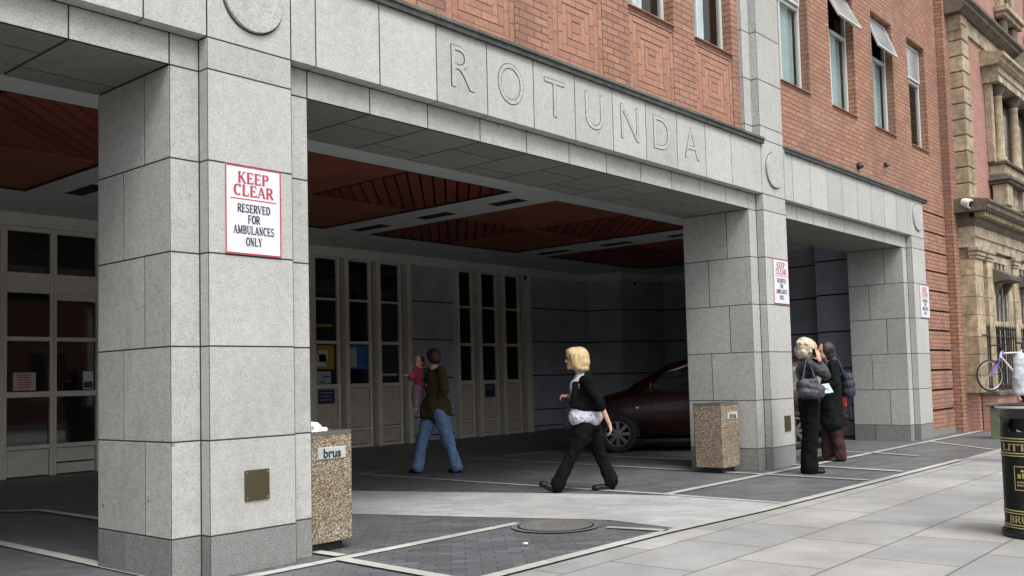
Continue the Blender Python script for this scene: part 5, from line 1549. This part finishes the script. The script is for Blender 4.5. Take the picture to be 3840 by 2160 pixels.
for s_, xo in ((-.08,.05),(.08,-.07)): tr += chain([((.02,s_,.70),.10),((.01+xo*.5,s_,.42),.075),((.03+xo,s_,.20),.078),((.035+xo,s_,.07),.085)])
blob('trousers', tr, MT['plum'], P3, .011, 1)
for s_, xo in ((-.08,.05),(.08,-.07)):
    it = []; shoe(it, (.06+xo,s_,.034), (-.11+xo,s_,.028)); blob('shoe', it, MT['shoe'], P3, .008, 1)
rk = empty('rucksack', to_world(L3, (.235,0,0)), PZR); tag(rk, "navy rucksack on the back of the dark-coated person", 'bag')
blob('pack', [C_((0,-.07,1.11),.078,(0,.07,1.11),.078),C_((.005,-.08,1.02),.085,(.005,.08,1.02),.085),C_((.01,-.08,.93),.088,(.01,.08,.93),.088),C_((.04,-.05,.93),.07,(.04,.05,.93),.07)], MT['pack'], rk, .010, 2)
for s_ in (-.08,.08):
    m = MB(); m.tube([(-.05,s_,1.16),(-.14,s_*1.3,1.36),(-.27,s_*1.3,1.34),(-.335,s_*1.4,1.18)], .016, 6); m.build('strap', MT['pack'], rk)
m = MB(); m.tube([(.0,-.05,.86),(.02,-.06,.66),(.025,-.05,.56)], .010, 6); m.build('strap', MT['pack'], rk)

# -- man carrying a child
L4 = (5.60,3.717)
P4 = person(L4, 'dark-haired man in an olive coat and blue jeans carrying a child in pink')
hd = (-.058, .02, 1.545)
items = head_items(hd, -.5, 1.0, fy=.85, neck=(-.045,0,1.38))
rs, re_, rw = A(.06,-.13,1.345), A(.10,-.15,1.10), A(.02,-.02,1.0)
ls, le_, lw_ = A(-.15,.12,1.34), A(-.30,.10,1.12), A(-.33,.25,1.15)
items += chain([((-.045,0,1.39),.06),((-.03,0,1.2),.11),((-.03,0,1.0),.11),((-.04,0,.88),.09)])
items += chain([(rs,.048),(re_,.036),(rw,.025)])+hand_items(rw, (-.4,.5,-.6), 1.0, .6, (-1,0,0))
items += chain([(ls,.048),(le_,.036),(lw_,.025)])+hand_items(lw_, (.3,1,0), 1.1, .8, (0,0,1))
kL, aL, kR, aR = A(-.225,.06,.46), A(-.30,.06,.10), A(.115,-.04,.45), A(.225,-.04,.10)
items += chain([((-.10,.07,.85),.07),(kL,.055),(aL,.038),((-.36,.10,.04),.026)])+chain([((.02,-.07,.85),.07),(kR,.055),(aR,.038),((.16,.02,.04),.026)])
blob('body', items, MT['skin'], P4, .011, 2); face_bits(hd, -.5, P4, 1.0, .85)
blob('hair', [('e',(-.05,0,1.565),(.098,.100,.095)),('e',(-.035,-.02,1.51),(.085,.085,.075))], MT['darkhair'], P4, .010, 1)
co = [('e',(-.03,0,1.26),(.140,.135,.13)),C_((-.10,.09,1.335),.07,(.05,-.10,1.335),.07),('e',(-.03,0,1.08),(.135,.13,.18)),('e',(-.045,0,.94),(.150,.135,.18)),C_((-.11,.02,.92),.11,(-.14,.02,.79),.115),C_((.04,-.03,.90),.13,(.05,-.03,.81),.13),C_((-.05,0,.88),.15,(-.05,0,.82),.15)]
co += chain([(rs,.07),(re_,.062),((.03,-.09,1.0),.06)])
blob('coat', co, MT['olive'], P4, .011, 2)
blob('sleeve', chain([(ls,.068),(le_,.060),((-.32,.20,1.145),.052)]), MT['greensleeve'], P4, .011, 1)
tr = [('e',(-.04,0,.82),(.13,.10,.10))]+chain([((-.11,.05,.80),.115),(kL,.082),((-.27,.06,.25),.074),((-.30,.06,.09),.080)])+chain([((.03,-.05,.80),.12),(kR,.085),((.18,-.04,.25),.076),((.225,-.04,.09),.082)])
blob('jeans', tr, MT['jeans'], P4, .011, 1)
it = []; shoe(it, (-.29,.05,.034), (-.40,.12,.03)); blob('shoe', it, MT['shoe'], P4, .009, 1)
it = []; shoe(it, (.26,-.05,.034), (.13,.03,.03)); blob('shoe', it, MT['shoe'], P4, .009, 1)
ch = person(L4, 'small child in a pink top held on the left arm of the man in jeans')
hd = (-.262, .10, 1.475)
items = head_items(hd, -.3, .80, fy=-.95, neck=(-.262,.12,1.38))
items += chain([((-.262,.12,1.38),.05),((-.262,.12,1.16),.07)])
rs, re_, rw = A(-.29,.04,1.37), A(-.345,-.02,1.27), A(-.40,-.03,1.30)
items += chain([(rs,.032),(re_,.025),(rw,.016)])+hand_items(rw, (-1,0,.3), .6, .5, (0,0,-1))
ls, le_, lw_ = A(-.22,.15,1.37), A(-.17,.16,1.30), A(-.13,.10,1.36)
items += chain([(ls,.032),(le_,.025),(lw_,.016)])+hand_items(lw_, (.7,-.3,.4), .6, .5, (0,0,-1))
for s_ in (-.04,.05): items += chain([((-.262+s_*.5,.12+s_,1.14),.055),((-.285+s_*.4,.02+s_,1.02),.042),((-.285+s_*.3,.03+s_,.87),.03),((-.29+s_*.3,-.03+s_,.84),.022)])
blob('body', items, MT['skin'], ch, .010, 2); face_bits(hd, -.3, ch, .8, -.95)
blob('hair', [('e',(-.258,.12,1.50),(.078,.078,.072)),('e',(-.255,.14,1.46),(.07,.06,.06))], MT['darkhair'], ch, .009, 1)
blob('pink_top', [('e',(-.262,.11,1.30),(.082,.085,.11)),('e',(-.262,.11,1.19),(.085,.09,.09)),C_((-.29,.06,1.365),.045,(-.225,.14,1.365),.045),*chain([(rs,.048),(re_,.04),((-.375,-.025,1.285),.03)]),*chain([(ls,.045),(le_,.038),(lw_,.028)])], MT['pink'], ch, .010, 1)
tr = []
for s_ in (-.04,.05): tr += chain([((-.262+s_*.5,.11+s_,1.13),.065),((-.285+s_*.4,.02+s_,1.02),.052),((-.285+s_*.3,.03+s_,.88),.04)])
blob('leggings', tr, MT['lilac'], ch, .010, 1)

# -- person in grey at the right edge
L5 = (9.80,-2.555)
P5 = person(L5, 'person in a loose pale grey shirt, mostly cut off at the right edge')
hd = (.02, 0, 1.50)
items = head_items(hd, .6, 1.0, fy=.8, neck=(0,0,1.33))
rs, re_, rw = A(-.17,-.03,1.30), A(-.22,-.05,1.06), A(-.21,.0,.84)
ls, le_, lw_ = A(.17,.03,1.30), A(.20,.0,1.06), A(.12,.12,.95)
items += chain([((0,0,1.34),.06),((0,0,1.15),.11),((0,0,.88),.12)])
items += chain([(rs,.045),(re_,.036),(rw,.024)])+hand_items(rw, (.1,.2,-1), 1.0, .5, (1,0,0))
items += chain([(ls,.045),(le_,.036),(lw_,.024)])+hand_items(lw_, (-.3,.8,0), 1.0, .5, (0,0,-1))
for s_ in (-.09,.09): items += chain([((s_,0,.86),.09),((s_,.0,.46),.052),((s_,0,.08),.034),((s_+.03,.09,.03),.024)])
blob('body', items, MT['skin'], P5, .011, 2); face_bits(hd, .6, P5, 1, .8)
blob('hair', [('e',(.0,-.02,1.52),(.10,.10,.10)),('e',(-.01,-.04,1.46),(.085,.08,.08))], MT['darkhair'], P5, .010, 1)
blob('shirt', [('e',(0,0,1.20),(.17,.125,.14)),('e',(0,0,1.0),(.165,.13,.18)),C_((-.13,0,1.30),.068,(.13,0,1.30),.068),C_((-.05,0,.85),.13,(.05,0,.85),.13),*chain([(rs,.074),(re_,.070),((-.215,-.01,.90),.066)]),*chain([(ls,.07),(le_,.065),(lw_,.055)])], MT['greyshirt'], P5, .011, 1)
tr = [('e',(0,0,.82),(.16,.125,.10))]
for s_ in (-.085,.085): tr += chain([((s_,0,.80),.11),((s_,0,.46),.08),((s_,0,.09),.075)])
blob('trousers', tr, MT['blacktrouser'], P5, .011, 1)
for s_ in (-.085,.085):
    it = []; shoe(it, (s_,-.03,.034), (s_+.05,.14,.028)); blob('shoe', it, MT['shoe'], P5, .009, 1)
